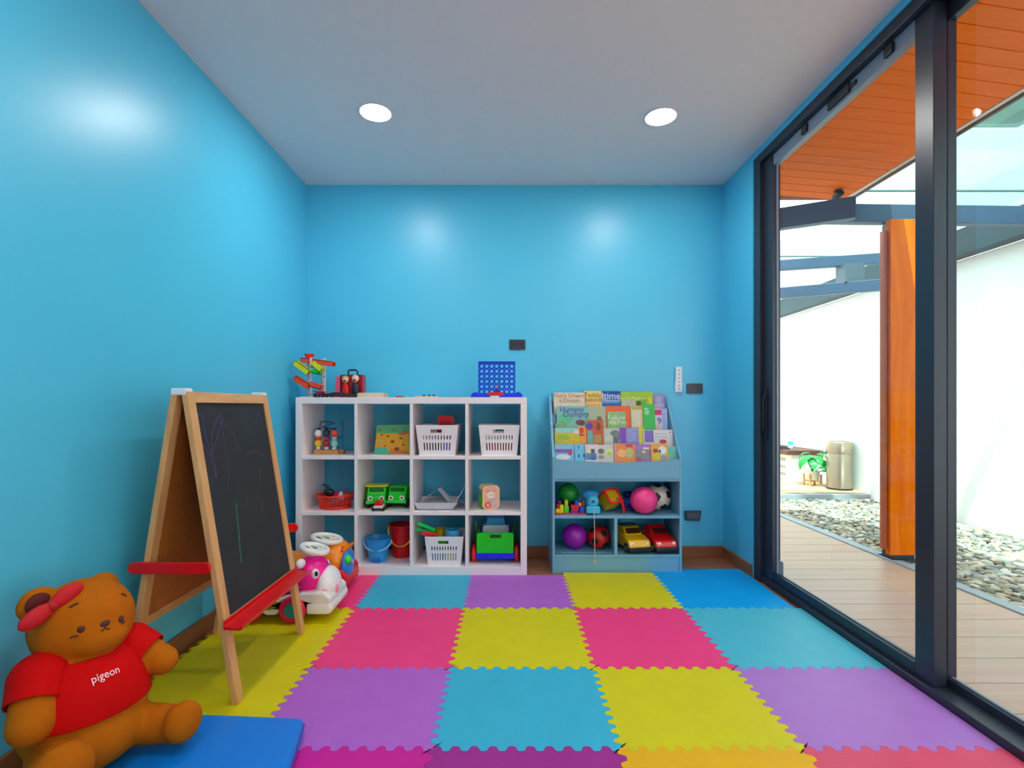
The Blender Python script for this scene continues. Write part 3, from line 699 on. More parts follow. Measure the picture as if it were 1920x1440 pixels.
# ------------------------------------------------------------------ blue bookcase
BD = 3.288; BX0, BX1 = .280, 1.121
m_bc = mat((112,168,196), .38, noise=.02, nscale=5, name='blue_grey_laminate')
bc = thing('bookcase', 'grey blue children\'s bookcase with tiered book display and toy compartments', 'bookcase', (0,0,0))
side = [(BD,ZF),(BD,.745),(BD+.03,.775),(3.575,1.135),(3.60,1.15),(3.63,1.15),(3.63,ZF)]
Myz = Matrix(((0,0,1,0),(1,0,0,0),(0,1,0,0),(0,0,0,1)))
for x0, x1 in ((BX0,BX0+.016),(BX1-.016,BX1)):
    MB().prism(side,x0,x1,Myz).build('side_panel', m_bc, bc, bevel=.0015)
xa, xb = BX0+.016, BX1-.016
front = [(xa,.602),(xb,.602),(xb,.728),(xb-.05,.726)]+[(xb-.05-(xb-xa-.1)*k/20,.722-.014*math.sin(PI*k/20)) for k in range(1,20)]+[(xa+.05,.726),(xa,.728)]
MB().prism([(x,z) for x,z in front],-BD-.018,-BD,Matrix(((1,0,0,0),(0,0,-1,0),(0,1,0,0),(0,0,0,1)))).build('front_panel', m_bc, bc)
MB().box(xa,xb,BD+.004,3.625,.585,.602).build('display_floor', m_bc, bc)
MB().box(xa,xb,BD+.002,3.625,.345,.364).build('toy_shelf_board', m_bc, bc, bevel=.001)
MB().box(xa,xb,BD+.002,3.625,.095,.112).build('lower_board', m_bc, bc, bevel=.001)
MB().box(xa,xb,BD+.006,BD+.022,ZF,.112).build('plinth', m_bc, bc, bevel=.001)
MB().box(X(1152,BD),X(1158,BD),BD+.003,3.62,.112,.345).build('divider', m_bc, bc, bevel=.001)
TILT = 9
ROWY = {1:3.575, 2:3.495, 3:3.415, 4:3.335}; ROWB = {1:.945, 2:.83, 3:.715, 4:.612}
for r_ in (1,2,3,4):
    MB().box(xa,xb,ROWY[r_]-.055,ROWY[r_]+.02,ROWB[r_]-.01,ROWB[r_]).build('tier_shelf', m_bc, bc)
    MB().box(xa,xb,0,.004,0,.19 if r_ > 1 else .17,Tr(0,ROWY[r_]+.014,ROWB[r_]) @ R('X',-TILT)).build('tier_back', m_bc, bc)
    if r_ < 4:
        MB().box(xa,xb,ROWY[r_]-.058,ROWY[r_]-.05,ROWB[r_]-.01,ROWB[r_]+.05).build('tier_lip', m_bc, bc)
def book(r_, px0, px1, py, rgb, label, patches=(), texts=(), k=0, cat='book', h_extra=0):
    y = ROWY[r_]-.012-.011*k
    xc = X((px0+px1)/2, y)
    M = facing(xc, y, ROWB[r_], TILT)
    u0, _ = uv(px0, py, M); u1, v1 = uv(px1, py, M)
    t = thing('picture_book', label, cat, (xc, y, ROWB[r_]), 0, 'picture books on the bookcase display')
    Mi = Tr(xc, y, ROWB[r_]).inverted() @ M
    MB().prism(rect(u0,u1,.001,v1),-.0015,0,Mi).build('front_cover', mat(rgb,.4,noise=.05,nscale=30), t)
    MB().prism(rect(u0+.002,u1-.002,.003,v1-.003),-.0075,-.0015,Mi).build('pages', mat((240,238,230),.6), t)
    MB().prism(rect(u0,u1,.001,v1),-.009,-.0075,Mi).build('back_cover', mat(rgb,.4,noise=.05,nscale=30), t)
    for i, pt in enumerate(patches):
        if pt[0] == 'o':
            _, px, py_, a, b, c = pt; uu, vv = uv(px, py_, M); s = y/F
            patch('cover_picture', oval(uu, vv, a*s, b*s, 14), mat(c,.4,noise=.1,nscale=60), t, Mi, .0006+.0003*i)
        else:
            a, b, c_, e, c = pt; (q0, w1_), (q1, w0_) = uv(a,b,M), uv(c_,e,M)
            patch('cover_picture', rect(q0,q1,max(w0_,.004),w1_), mat(c,.4,noise=.1,nscale=60), t, Mi, .0006+.0003*i)
    for (s_, px, py_, sz, c, sx) in texts:
        uu, vv = uv(px, py_, M)
        text('cover_title', s_, sz*y/F*1.35, mat(c,.4,noise=0), t, Mi @ Tr(uu,vv,.0026), sx)
    return t
# back row
book(1,1038,1098,736,(228,204,178),'cream book with brown handwriting at the left end of the top row',[(1040,758,1096,790,(232,210,195))],[("That's Dream",1066,742,8,(170,125,80),1.0),('a Dream',1068,751,8,(150,130,100),1.05)],1)
book(1,1104,1163,733.5,(30,92,170),'dark blue bedtime book in the middle of the top row',[(1128,733.5,1163,737,(20,60,140)),(1127,751,1162,757,(70,140,205))],[('Bedtime',1134,743,13,(235,240,250),1.0),('for Monsters',1140,751,6.5,(215,230,245),1.0)],0)
book(1,1096,1128,733,(240,200,110),'yellow ochre teddy book overlapping the dark blue one',[(1098,757,1126,770,(225,170,110))],[('Teddy',1111,741,9.5,(160,115,40),1.0),('behind',1112,750,8.5,(165,105,70),1.0)],1)
book(1,1164,1224,735,(168,196,40),'lime green book in the top row',[(1166,750,1192,766,(190,190,165)),('o',1188,742,10,5,(150,200,50)),('o',1205,752,8,6,(120,180,40)),(1193,752,1202,760,(90,80,50)),(1215,744,1223,762,(220,205,60))],[('by the Meadow',1186,747,6,(225,235,170),.95)],1)
book(1,1225,1247,737,(146,150,196),'lilac grey book at the right end of the top row',[('o',1235,750,6,8,(170,165,205)),(1228,757,1245,765,(190,170,205))],[],0)
# second row
book(2,1044,1103,761,(122,186,170),'turquoise nursery rhyme book with purple lettering in the second row',[('o',1060,785,12,10,(90,190,140)),('o',1052,798,12,8,(120,170,130)),('o',1088,792,9,5,(120,60,90))],[('Humpty',1072,768,10.5,(95,70,170),1.0),('Dumpty',1080,777,11,(85,70,175),1.0)],1)
book(2,1096,1139,762,(176,180,150),'sage grey book behind a brown tree picture in the second row',[('o',1124,786,5,6,(120,100,60)),(1122,788,1129,806,(130,80,40))],[],0)
book(2,1137,1181,761,(236,98,42),'orange framed book with green cover picture in the second row',[(1139,772,1174,806,(140,185,125)),('o',1152,790,9,8,(170,200,145))],[('Follow',1156,783,9,(225,235,190),1.0),('the Pals',1158,792,8,(225,235,190),1.0)],1)
book(2,1182,1206,761,(226,196,150),'peach and olive book in the second row',[(1184,769,1201,800,(218,206,180)),(1184,762,1204,768,(180,170,80))],[],0)
book(2,1205,1227,758,(52,186,82),'bright green book in the second row',[('o',1213,773,5,5,(150,210,140)),(1207,765,1216,768,(160,215,160))],[],1)
book(2,1227,1250,766,(205,205,222),'white book with crimson band and number in the second row',[(1227,768,1247,778,(222,25,105)),(1240,766,1250,806,(150,170,220)),(1229,796,1238,806,(220,185,160))],[('9',1236,790,13,(60,70,130),1.0)],0)
# third row
book(3,1084,1100,799,(240,160,60),'orange edged book at the left of the third row',[('o',1090,807,5,6,(215,50,60)),(1086,814,1096,817,(170,60,50))],[],0)
book(3,1040,1086,802,(205,185,60),'yellow green book with pale blue sky in the third row',[(1041,803,1084,811,(130,205,205)),('o',1056,820,12,5,(150,185,60)),('o',1076,824,8,5,(220,180,30)),('o',1080,810,6,4,(225,200,200))],[],1)
book(3,1100,1131,788,(196,82,48),'rusty red book with blue bird in the third row',[('o',1105,799,7,6,(70,60,170)),(1101,808,1112,832,(120,165,165)),(1113,815,1128,832,(175,140,70)),('o',1122,800,4,8,(130,60,30))],[],1)
book(3,1130,1166,803,(190,200,180),'pale book with grey elephant in the third row',[('o',1153,817,10,11,(120,125,130)),('o',1142,822,8,8,(200,205,190)),(1150,820,1160,831,(100,105,115))],[],0)
book(3,1162,1197,802,(140,130,190),'purple book with lavender square in the third row',[(1163,802,1174,831,(135,60,190)),(1175,803,1195,828,(150,150,205))],[],1)
book(3,1197,1207,801,(215,205,60),'narrow yellow book in the third row',[],[],0)
book(3,1206,1261,806,(215,208,214),'white book with purple block and red animal in the third row',[(1208,807,1226,829,(125,105,185)),('o',1243,828,7,4,(175,50,65)),(1228,813,1250,814,(190,170,180)),(1228,818,1250,819,(190,170,180)),('o',1256,811,1.5,1.5,(150,110,130))],[],1)
# front row
book(4,1040,1076,833,(130,185,220),'light blue book with purple ribbon at the left of the front row',[(1041,842,1073,849,(125,95,165)),('o',1069,849,4,5,(185,60,130)),('o',1056,857,14,5,(220,222,225))],[],1)
book(4,1077,1097,833,(110,190,225),'sky blue book with dark figures in the front row',[(1084,836,1086,841,(20,80,110)),(1084,852,1087,858,(20,90,120)),(1093,851,1097,857,(25,110,120))],[],0)
book(4,1097,1121,833,(212,200,212),'white and blue penguin book in the front row',[(1098,850,1119,862,(85,130,180)),('o',1104,846,6,4,(225,205,150)),(1108,842,1115,850,(80,80,85)),('o',1112,858,5,5,(60,100,170))],[],1)
book(4,1120,1153,834,(206,196,196),'cream book with grey dog and lime patch in the front row',[('o',1127,846,6,5,(110,105,95)),('o',1142,848,8,8,(205,215,150)),('o',1127,857,6,4,(150,150,120)),('o',1143,851,5,4,(175,205,100))],[],0)
book(4,1151,1190,832,(232,130,60),'orange book with leafy picture in the front row',[(1152,833,1156,862,(195,150,175)),('o',1166,850,9,8,(235,175,110)),('o',1180,850,8,10,(185,180,110)),(1173,833,1186,838,(200,60,80))],[],1)
book(4,1188,1222,833,(168,110,196),'violet book with grey train picture in the front row',[(1190,843,1218,862,(135,130,138)),(1206,839,1218,842,(240,220,200)),('o',1207,847,4,3,(210,185,120)),('o',1197,861,7,3,(170,80,75))],[],0)
book(4,1220,1252,832,(232,160,60),'orange and yellow animal book in the front row',[('o',1242,844,8,8,(225,222,222)),('o',1232,856,8,7,(215,195,30)),('o',1229,845,5,4,(150,60,30)),('o',1244,858,6,5,(130,150,180)),('o',1237,846,2,3,(40,40,40))],[],1)
book(4,1251,1268,837,(110,190,180),'mint green book at the right end of the front row',[('o',1257,847,6,7,(85,195,160))],[],0)

# ---- toys on the bookcase's upper compartment
def ball(name, label, px, py, r_px, d, zfl, m, group=None):
    r_ = r_px*d/F
    t = thing(name, label, 'ball', (X(px,d), d, zfl))
    o = MB().ell((0,0,r_),r_,None,28,18).build('ball_shell', m, t, smooth=True)
    return t, r_
ZS = .364; ZL = .112
tg, rg = ball('green_ball','ridged green rubber ball at the back left of the bookcase',1066,922,19.5,3.46,ZS,mat((10,130,40),.4)); tg.location.z = ZS+.045
for k in range(6):
    a = math.radians(-60+24*k)
    MB().tube([(rg*1.003*math.cos(a)*math.cos(q), -rg*1.003*math.cos(a)*math.sin(q), rg+rg*1.003*math.sin(a)) for q in [math.radians(20+7*j) for j in range(21)]],.0018,6).build('moulded_ridge', mat((20,150,60),.4), tg)
one('toy_box', MB().box(-.05,.05,-.05,.05,0,.046), mat((30,60,120),.4), 'dark blue box supporting the green ball at the back','box', loc=(X(1066,3.46),3.465,ZS), bevel=.003)
# block train on red base
d = 3.34
t = thing('block_set','red tray of colourful stacked building blocks on the bookcase shelf','building blocks',(0,0,0))
def bx(px0,px1,py0,py1,c,name='block',dd=0,dep=.05):
    return MB().box(X(px0,d),X(px1,d),d+dd,d+dd+dep,Z(py1,d),Z(py0,d)).build(name, mat(c,.35), t, bevel=.003)
MB().box(X(1041,d),X(1098,d),d-.02,d+.07,ZS,ZS+.008).build('tray', mat((220,30,50),.35), t, bevel=.002)
bx(1042,1050,954,964,(245,215,30)); bx(1050,1057,947,964,(245,220,30)); bx(1058,1067,950,964,(60,220,20)); bx(1059,1065,938,950,(200,200,30))
bx(1044,1049,946,954,(220,20,30)); bx(1070,1085,957,964,(90,60,200)); bx(1071,1086,947,957,(225,15,30)); bx(1087,1096,950,964,(40,80,220))
bx(1078,1084,939,947,(40,70,210)); bx(1085,1091,943,950,(235,160,90),dd=.01); bx(1092,1097,940,950,(190,30,60),dd=.02); bx(1046,1053,940,946,(80,40,140),dd=.02)
# blue pull toy with string
d = 3.345
t = thing('pull_along_toy','light blue rounded pull along toy with a string hanging down','toy',(X(1111,d),d,ZS))
MB().prism(rrect(-.045,.045,.006,.055,.012),-.035,.035,facing(0,0,0)).build('toy_base', mat((60,185,220),.35), t, bevel=.006)
MB().ell((0,0,.085),(.041,.036,.045)).build('toy_body', mat((70,190,225),.35), t, smooth=True)
MB().ell((0,-.034,.088),(.013,.008,.012)).build('toy_nose', mat((25,110,160),.35), t, smooth=True)
MB().ell((-.01,.03,.12),(.055,.03,.035)).build('toy_shell', mat((40,140,200),.35), t, smooth=True)
MB().box(-.045,.0,-.042,-.034,0,.01).build('toy_foot', mat((10,40,80),.4), t)
Mp = Tr(-X(1111,d),-d,-ZS)
cd = MB().tube([(X(1114,3.30),3.30,.40),(X(1114,3.28),3.283,.372),(X(1114.5,3.27),3.27,.33),(X(1115,3.27),3.27,.2),(X(1115.5,3.27),3.27,Z(1046,3.27))],.0022,6,M=Mp).build('pull_cord', mat((230,200,190),.6), t); cd['label'] = 'thin pale pull cord'
MB().tube([(.009*math.cos(2*PI*k/16),0,.011*math.sin(2*PI*k/16)) for k in range(16)],.0026,8,True,Mp @ Tr(X(1115.5,3.27),3.27,Z(1053,3.27))).build('pull_ring', mat((225,190,160),.5), cd, smooth=True)
# yellow and red kite like shape sorter
d = 3.40
t = thing('shape_sorter','tilted yellow cube toy with red edges beside the pink ball','toy',(X(1145,d),d,ZS+.002))
Ms = Tr(-.005,0,.08) @ R('Y',-25) @ R('X',-35) @ R('Z',35)
MB().box(-.047,.047,-.047,.047,-.047,.047,Ms).build('cube', mat((205,165,20),.4), t, bevel=.004)
e = .05
for (a,b) in [((-e,-e,-e),(e,-e,-e)),((-e,-e,e),(e,-e,e)),((-e,-e,-e),(-e,-e,e)),((e,-e,-e),(e,-e,e)),((-e,-e,e),(-e,e,e)),((e,-e,e),(e,e,e)),((-e,e,e),(e,e,e))]:
    MB().tube([a,b],.008,8,M=Ms).build('red_edge', mat((235,25,15),.35), t, smooth=True)
MB().tube([(.03,-.03,.09),(.065,-.055,.075),(.075,-.06,.03),(.072,-.06,.002)],[.012,.012,.009,.006],8).build('red_arm', mat((235,20,15),.35), t, smooth=True)
MB().prism([(-.04,-.04),(.04,-.04),(0,.045)],.0475,.05,Ms).build('lid', mat((150,160,20),.4), t)
t = thing('toy_robot','dark blue toy figure standing behind the tilted cube','toy',(X(1177,3.47),3.47,ZS))
MB().prism(rrect(-.035,.035,0,.085,.012),-.025,.025,facing(0,0,0)).build('body', mat((30,60,170),.35), t, bevel=.004)
MB().lathe([(.02,.085),(.034,.1),(.034,.118),(.02,.128),(1e-7,.13)],20).build('head', mat((15,30,120),.35), t, smooth=True)
MB().ell((0,-.028,.06),(.016,.01,.01)).build('face_plate', mat((90,140,220),.3), t, smooth=True)
MB().box(-.03,.04,-.04,-.02,0,.03).build('foot', mat((50,20,110),.4), t, bevel=.004)
tp, rp = ball('pink_ball','bright pink ball in front of the soccer ball on the bookcase',1207,941,25.3,3.345,ZS,mat((250,60,140),.4))
MB().cyl(.006,-.001,.002,12,facing(.01,-rp*.98,rp+.01)).build('valve', mat((225,40,120),.4), tp)
def soccer(label, px, py, r_px, d, zfl, base, dark, seed, name='soccer_ball'):
    t, r_ = ball(name, label, px, py, r_px, d, zfl, mat(base,.4))
    ph = (1+5**.5)/2
    dirs = [Vector(v).normalized() for v in [(0,1,ph),(0,1,-ph),(0,-1,ph),(0,-1,-ph),(1,ph,0),(1,-ph,0),(-1,ph,0),(-1,-ph,0),(ph,0,1),(ph,0,-1),(-ph,0,1),(-ph,0,-1)]]
    Rm = Euler(seed).to_matrix()
    for v in dirs:
        v = Rm @ v
        u = v.orthogonal().normalized(); w_ = v.cross(u)
        ring1 = []; cc = Vector((0,0,r_))
        for k in range(5):
            a0 = 2*PI*k/5; a1 = 2*PI*(k+1)/5
            for q in (0,.5):
                a = a0; p0 = u*math.cos(a0)+w_*math.sin(a0); p1 = u*math.cos(a1)+w_*math.sin(a1)
                pp = p0.lerp(p1,q)*.36
                ring1.append(cc+(v+pp).normalized()*r_*1.004)
        inner = [cc+((p-cc).normalized()*.5+v*.5).normalized()*r_*1.006 for p in ring1]
        n = len(ring1)
        MB().add(ring1+inner+[cc+v*r_*1.007],[(i,(i+1)%n,n+(i+1)%n,n+i) for i in range(n)]+[(n+i,n+(i+1)%n,2*n) for i in range(n)]).build('pentagon_panel', mat(dark,.4), t, smooth=True)
    return t
soccer('black and white soccer ball at the right end of the bookcase shelf',1233,934,24.5,3.47,ZS,(222,208,198),(22,20,22),(.5,.9,.35))
tp, rp = ball('purple_ball','purple ball on the bottom left of the bookcase',1077,1002,23,3.43,ZL,mat((150,10,165),.35))
MB().cyl(.006,-.001,.002,12,facing(.03,-rp*.92,rp+.02)).build('valve', mat((120,5,140),.4), tp)
soccer('red and black soccer ball beside the purple ball',1122,1003,21.5,3.43,ZL,(190,14,14),(25,14,14),(.45,.35,.2),'soccer_ball')
def car(label, px, d, rz, c, roof_dark, rounded):
    t = thing('toy_car', label, 'toy car', (X(px,d),d,ZL), rz, 'toy cars in the bookcase')
    W = .15; cm = mat(c,.25,coat=.5); dk = mat((20,20,24),.3)
    A = R('Z',90) @ R('X',90)          # profile drawn in (y, z), pushed along x
    if rounded: prof = [(-.12,.025),(-.125,.06),(-.11,.085),(-.06,.1),(-.03,.105),(-.005,.14),(.04,.155),(.09,.145),(.13,.11),(.145,.06),(.14,.025)]
    else: prof = [(-.125,.025),(-.13,.06),(-.12,.085),(-.04,.1),(.0,.14),(.03,.148),(.1,.145),(.13,.1),(.14,.07),(.14,.025)]
    lower = [(y,min(z,.1)) for y,z in prof]
    MB().prism(prof,-W*.40,W*.40,A).build('cabin', cm, t, bevel=.008, segs=3)
    MB().prism([p for p in ([(-.13,.022),(-.135,.055),(-.118,.083),(-.05,.1),(.1,.102),(.14,.08),(.15,.022)])],-W*.5,W*.5,A).build('body', cm, t, bevel=.01, segs=3)
    Mw = Tr(0,-.019,.122) @ R('X',90-42)
    MB().prism(rrect(-W*.34,W*.34,-.019,.02,.008),0,.004,Mw @ Tr(0,0,.003)).build('windscreen', mat((70,20,18) if not roof_dark else (60,30,18),.15), t)
    if roof_dark: MB().box(-W*.36,W*.36,.02,.1,.147,.156).build('roof_rack', dk, t, bevel=.003)
    MB().box(-W*.52,W*.52,-.142,-.12,.014,.042).build('front_bumper', dk, t, bevel=.005)
    MB().box(-W*.5,W*.5,.12,.155,.014,.042).build('rear_bumper', dk, t, bevel=.005)
    for s in (-1,1):
        MB().ell((s*W*.33,-.126,.066),(.013,.009,.012)).build('headlight', mat((240,225,215),.15), t, smooth=True)
        for yy in (-.085,.09):
            wv = MB().cyl(.032,-.012,.012,20,Tr(s*W*.47,yy,.032) @ R('Y',90)).build('wheel', dk, t, bevel=.004)
            MB().cyl(.015,-.0135,.0135,14,Tr(s*W*.47,yy,.032) @ R('Y',90)).build('hubcap', mat((200,170,60) if rounded else (120,120,120),.3), wv)
    return t
car('yellow toy car with dark roof parked in the bookcase',1184,3.43,math.radians(12),(248,182,12),True,False)
car('shiny red toy beetle car parked beside the yellow car',1234,3.43,math.radians(9),(225,8,22),False,True)

# ------------------------------------------------------------------ wall fittings
def outlet(label, px, py, wpx=30, hpx=19):
    d = YB
    t = thing('wall_socket', label, 'wall socket', (X(px,d),d,Z(py,d)), 0, 'black wall sockets')
    wv, hv = wpx*d/F, hpx*d/F
    MB().prism(rrect(-wv/2,wv/2,-hv/2,hv/2,.006),0,.009,facing(0,0,0)).build('cover_plate', mat((52,54,66),.35), t, bevel=.0015)
    for s in (-1,1):
        q = MB().prism(rrect(s*wv*.24-.018,s*wv*.24+.018,-.02,.02,.003),.009,.0105,facing(0,0,0)).build('socket_module', mat((44,44,56),.35), t)
        for (a, b) in ((-.007,.004),(.007,.004),(0,-.008)):
            MB().box(-.0016,.0016,-.001,.0,-.005,.005,Tr(s*wv*.24+a,-.0106,b)).build('pin_slot', m_black, q)
    return t
outlet('black double wall socket high on the back wall above the blue game',970,646.5)
outlet('black double wall socket right of the white remote control',1302,728.5)
t = thing('wall_socket','black wall socket with hinged lid low beside the bookcase','wall socket',(X(1297.5,YB),YB,Z(966,YB)))
MB().prism([(-.056,.034),(.06,.036),(.046,-.034),(-.05,-.032)],0,.03,facing(0,0,0)).build('cover_plate', mat((50,52,64),.35), t, bevel=.003)
MB().box(-.04,.04,-.032,-.0305,-.02,.02).build('socket_module', mat((70,72,84),.3), t)
t = thing('remote_control','slim white remote control hanging in a holder on the back wall','remote control',(X(1271,YB),YB,Z(712,YB)))
hh = 48*YB/F/2; ww = 12*YB/F/2
MB().prism(rrect(-ww-.003,ww+.003,-hh,-hh*.1,.01),0,.022,facing(0,0,0)).build('wall_holder', mat((225,235,240),.4), t, bevel=.002)
MB().prism(rrect(-ww,ww,-hh+.006,hh,.012),.004,.026,facing(0,0,0)).build('remote_body', m_white, t, bevel=.003)
for k in range(5): MB().prism(oval(0,hh*.7-.027*k,.007,.005,12),.026,.0275,facing(0,0,0)).build('button', mat((170,165,175),.4), t)
MB().prism(oval(0,-hh*.72,.006,.006,12),.026,.0277,facing(0,0,0)).build('red_mark', mat((220,120,130),.4), t)

# ------------------------------------------------------------------ chalkboard easel
EC, EH, ES = -1.187, 1.125, .2          # centre x, height, half spread at the floor
EY0, EY1 = 1.82, 2.425
m_pine = wood((226,170,112), (206,146,88), .45, 7, 2, name='pine')
m_hard = mat((176,98,30), .6, noise=.08, nscale=40, name='hardboard_brown')
m_chalk = mat((36,37,41), .75, noise=.12, nscale=7, name='chalkboard')
ez = thing('chalkboard_easel', 'wooden double-sided chalkboard easel with red trays and side bars', 'easel', (0,0,0))
for s in (1,-1):
    base = Vector((EC+s*ES, EY0, 0)); top = Vector((EC+s*.018, EY0, EH))
    vdir = (top-base).normalized(); L = (top-base).length
    M = frame(base, (0,1,0), vdir)       # u along Y, v up the frame; normal points to +X
    pn = Vector((M[0][2],M[1][2],M[2][2]))
    wd = EY1-EY0; lw = .042; lo, hi = -.011, .011
    for a in (0, wd-lw):
        MB().box(a,a+lw,0,L,lo,hi,M).build('leg', m_pine, ez, bevel=.002)
    v0 = .30/vdir.z; v1 = 1.085/vdir.z
    MB().box(lw,wd-lw,v1,L,lo,hi,M).build('top_rail', wood((226,170,112),(206,146,88),.45,7,1,name='pine'), ez, bevel=.002)
    MB().box(lw,wd-lw,v0-.03,v0,lo,hi,M).build('bottom_rail', wood((226,170,112),(206,146,88),.45,7,1,name='pine'), ez, bevel=.002)
    bo = MB().box(lw,wd-lw,v0,v1,-.004 if s > 0 else -.004,.004,M).build('chalkboard_panel' if s > 0 else 'hardboard_panel', m_chalk if s > 0 else m_hard, ez)
    if s > 0:
        Mb = M @ Tr(0,0,.0045)
        def zz2(pts): return [(220+x/2.25, 700+y/2.25) for x, y in pts]
        strokes = [((92,66,122),[(332,215),(340,180),(352,172),(362,200),(372,260),(395,340),(420,440),(408,360),(396,290),(405,235),(425,185),(440,178),(430,240),(400,330),(385,345)]),
                   ((86,62,116),[(330,210),(345,270),(375,320),(400,380),(415,440)]),((82,60,112),[(440,200),(452,300),(468,400),(462,500)]),((92,72,84),[(425,185),(470,230),(505,290),(512,330)]),
                   ((80,62,120),[(574,165),(584,215),(590,165),(600,175),(603,225)]),((84,76,64),[(540,340),(590,330),(612,345)]),
                   ((86,88,54),[(608,395),(602,430),(604,470)]),((120,78,50),[(602,530),(612,560),(606,600)]),((42,104,78),[(500,548),(506,610),(513,680),(517,740),(524,800)]),
                   ((42,100,76),[(503,600),(512,700),(516,760),(513,730)]),((62,78,70),[(548,545),(556,590)])]
        for c, pts in strokes:
            q = [Vector((*uv(px,py,Mb),0)) for px,py in zz2(pts)]
            sm = []
            for i in range(len(q)-1):
                p0, p1, p2, p3 = q[max(i-1,0)], q[i], q[i+1], q[min(i+2,len(q)-1)]
                for k in range(5):
                    tt = k/5; sm.append(.5*((2*p1)+(p2-p0)*tt+(2*p0-5*p1+4*p2-p3)*tt**2+(3*p1-p0-3*p2+p3)*tt**3))
            sm.append(q[-1])
            wv = .0045 if c == (42,104,78) else .0016
            V = []
            for i, p in enumerate(sm):
                tg_ = (sm[min(i+1,len(sm)-1)]-sm[max(i-1,0)]).normalized(); nn = Vector((-tg_.y,tg_.x,0))*wv
                V += [p+nn,p-nn]
            MB().add(V,[(2*i,2*i+1,2*i+3,2*i+2) for i in range(len(sm)-1)],Mb @ Tr(0,0,.0003)).build('chalk_line', mat(c,.9,noise=.3,nscale=300), bo)
    # tray on the outside
    n_out = pn if (pn.x*s > 0) else -pn
    tc_ = base+vdir*(v0-.015)+n_out*.012
    pts0 = [(0,0),(.062,-.004),(.074,.014),(.068,.016),(.058,.006),(.004,.012),(.004,.03),(0,.03)]
    Mt = frame((tc_.x, EY0-.012, tc_.z-.012), (s,0,0), (0,0,1))
    zl = EY1-EY0+.024
    z_a, z_b = (0,-zl) if s > 0 else (zl,0)
    mbt = MB().prism(pts0,-zl,0,Mt) if s > 0 else MB().prism(pts0,0,zl,Mt)
    mbt.build('chalk_tray', m_red, ez, bevel=.004)
for y_, sg in ((EY0-.014,-1),(EY1+.002,1)):
    x0, x1 = -1.366, -1.016
    MB().prism(rrect(-1.362,-1.068,.474,.516,.02) if sg < 0 else rrect(-1.362,-1.015,.47,.512,.02),-y_-.012,-y_,Matrix(((1,0,0,0),(0,0,-1,0),(0,1,0,0),(0,0,0,1)))).build('spreader_bar', mat((222,10,22),.3), ez, bevel=.003)
for y_ in (EY0-.002, EY1-.04):
    MB().box(EC-.03,EC+.026,y_,y_+.042,EH-.012,EH+.014).build('hinge_cap', m_white, ez, bevel=.005)

# ------------------------------------------------------------------ ride-on toys
def steering(t, x, y, z, r_, tilt, marks):
    M = Tr(x,y,z) @ R('Y',tilt)
    mw = mat((238,232,226),.35)
    sw = MB().tube([(r_*math.cos(2*PI*k/28), r_*.92*math.sin(2*PI*k/28), 0) for k in range(28)],.015,10,True,M).build('steering_wheel', mw, t, smooth=True)
    MB().prism(oval(0,0,r_*.42,r_*.4,18),-.008,.008,M).build('wheel_hub', mw, sw, bevel=.003)
    for a in (30,150,270):
        q = math.radians(a); MB().box(.02,r_,-.014,.014,-.005,.005,M @ R('Z',a)).build('spoke', mw, sw, bevel=.003)
    patch('leaf_sticker', oval(-r_*.1,0,r_*.3,r_*.14,12), mat((110,185,110),.4), sw, M @ Tr(0,0,.008)); patch('leaf_sticker', oval(r_*.1,-r_*.2,r_*.18,r_*.08,10), mat((40,60,60),.4), sw, M @ Tr(0,0,.0085))
    MB().cyl(.024,-.09,0,16,M,r1=.03).build('steering_column', mat((240,215,210),.35), t, smooth=True)
def rideon(label, x_nose, x_tail, yc, W, cb, cbase, czoo, orange, steer):
    t = thing('ride_on_toy', label, 'ride-on toy', (0,0,0), 0, 'plastic ride-on toys')
    L = x_nose-x_tail; m_b = mat(cb,.3); m_ba = mat(cbase,.3)
    # lower shell: side profile pushed across
    S = Matrix(((1,0,0,x_tail),(0,0,-1,yc),(0,1,0,0),(0,0,0,1)))
    low = [(0,.09),(.02,.06),(L*.30,.055),(L*.38,.035),(L*.47,.035),(L*.53,.075),(L*.63,.11),(L*.73,.075),(L*.80,.045),(L*.98,.045),(L,.07),(L,.12),(L*.93,.15),(L*.7,.145),(L*.5,.12),(L*.3,.14),(0,.15)]
    MB().prism(low,-W/2,W/2,S).build('lower_shell', m_ba, t, bevel=.012, segs=3)
    seat = [(0,.145),(L*.28,.135),(L*.45,.118),(L*.62,.14),(L*.72,.165),(L*.58,.185),(L*.45,.165),(L*.2,.2),(.02,.21)]
    MB().prism(seat,-W*.36,W*.36,S).build('seat', m_b, t, bevel=.014, segs=3)
    for xx in (L*.63, L*.21):
        for s in (-1,1):
            wv = MB().lathe([(.03,-.024),(.058,-.022),(.066,-.012),(.066,.012),(.058,.022),(.03,.024)],28,Tr(x_tail+xx,yc+s*W*.47,.066) @ R('X',90)).build('wheel', mat(czoo,.35), t, smooth=True)
            MB().cyl(.035,-.026,.026,24,Tr(x_tail+xx,yc+s*W*.47,.066) @ R('X',90)).build('hub', mat((20,150,165) if not orange else (40,40,50),.35), wv, bevel=.003)
    return t, S, L
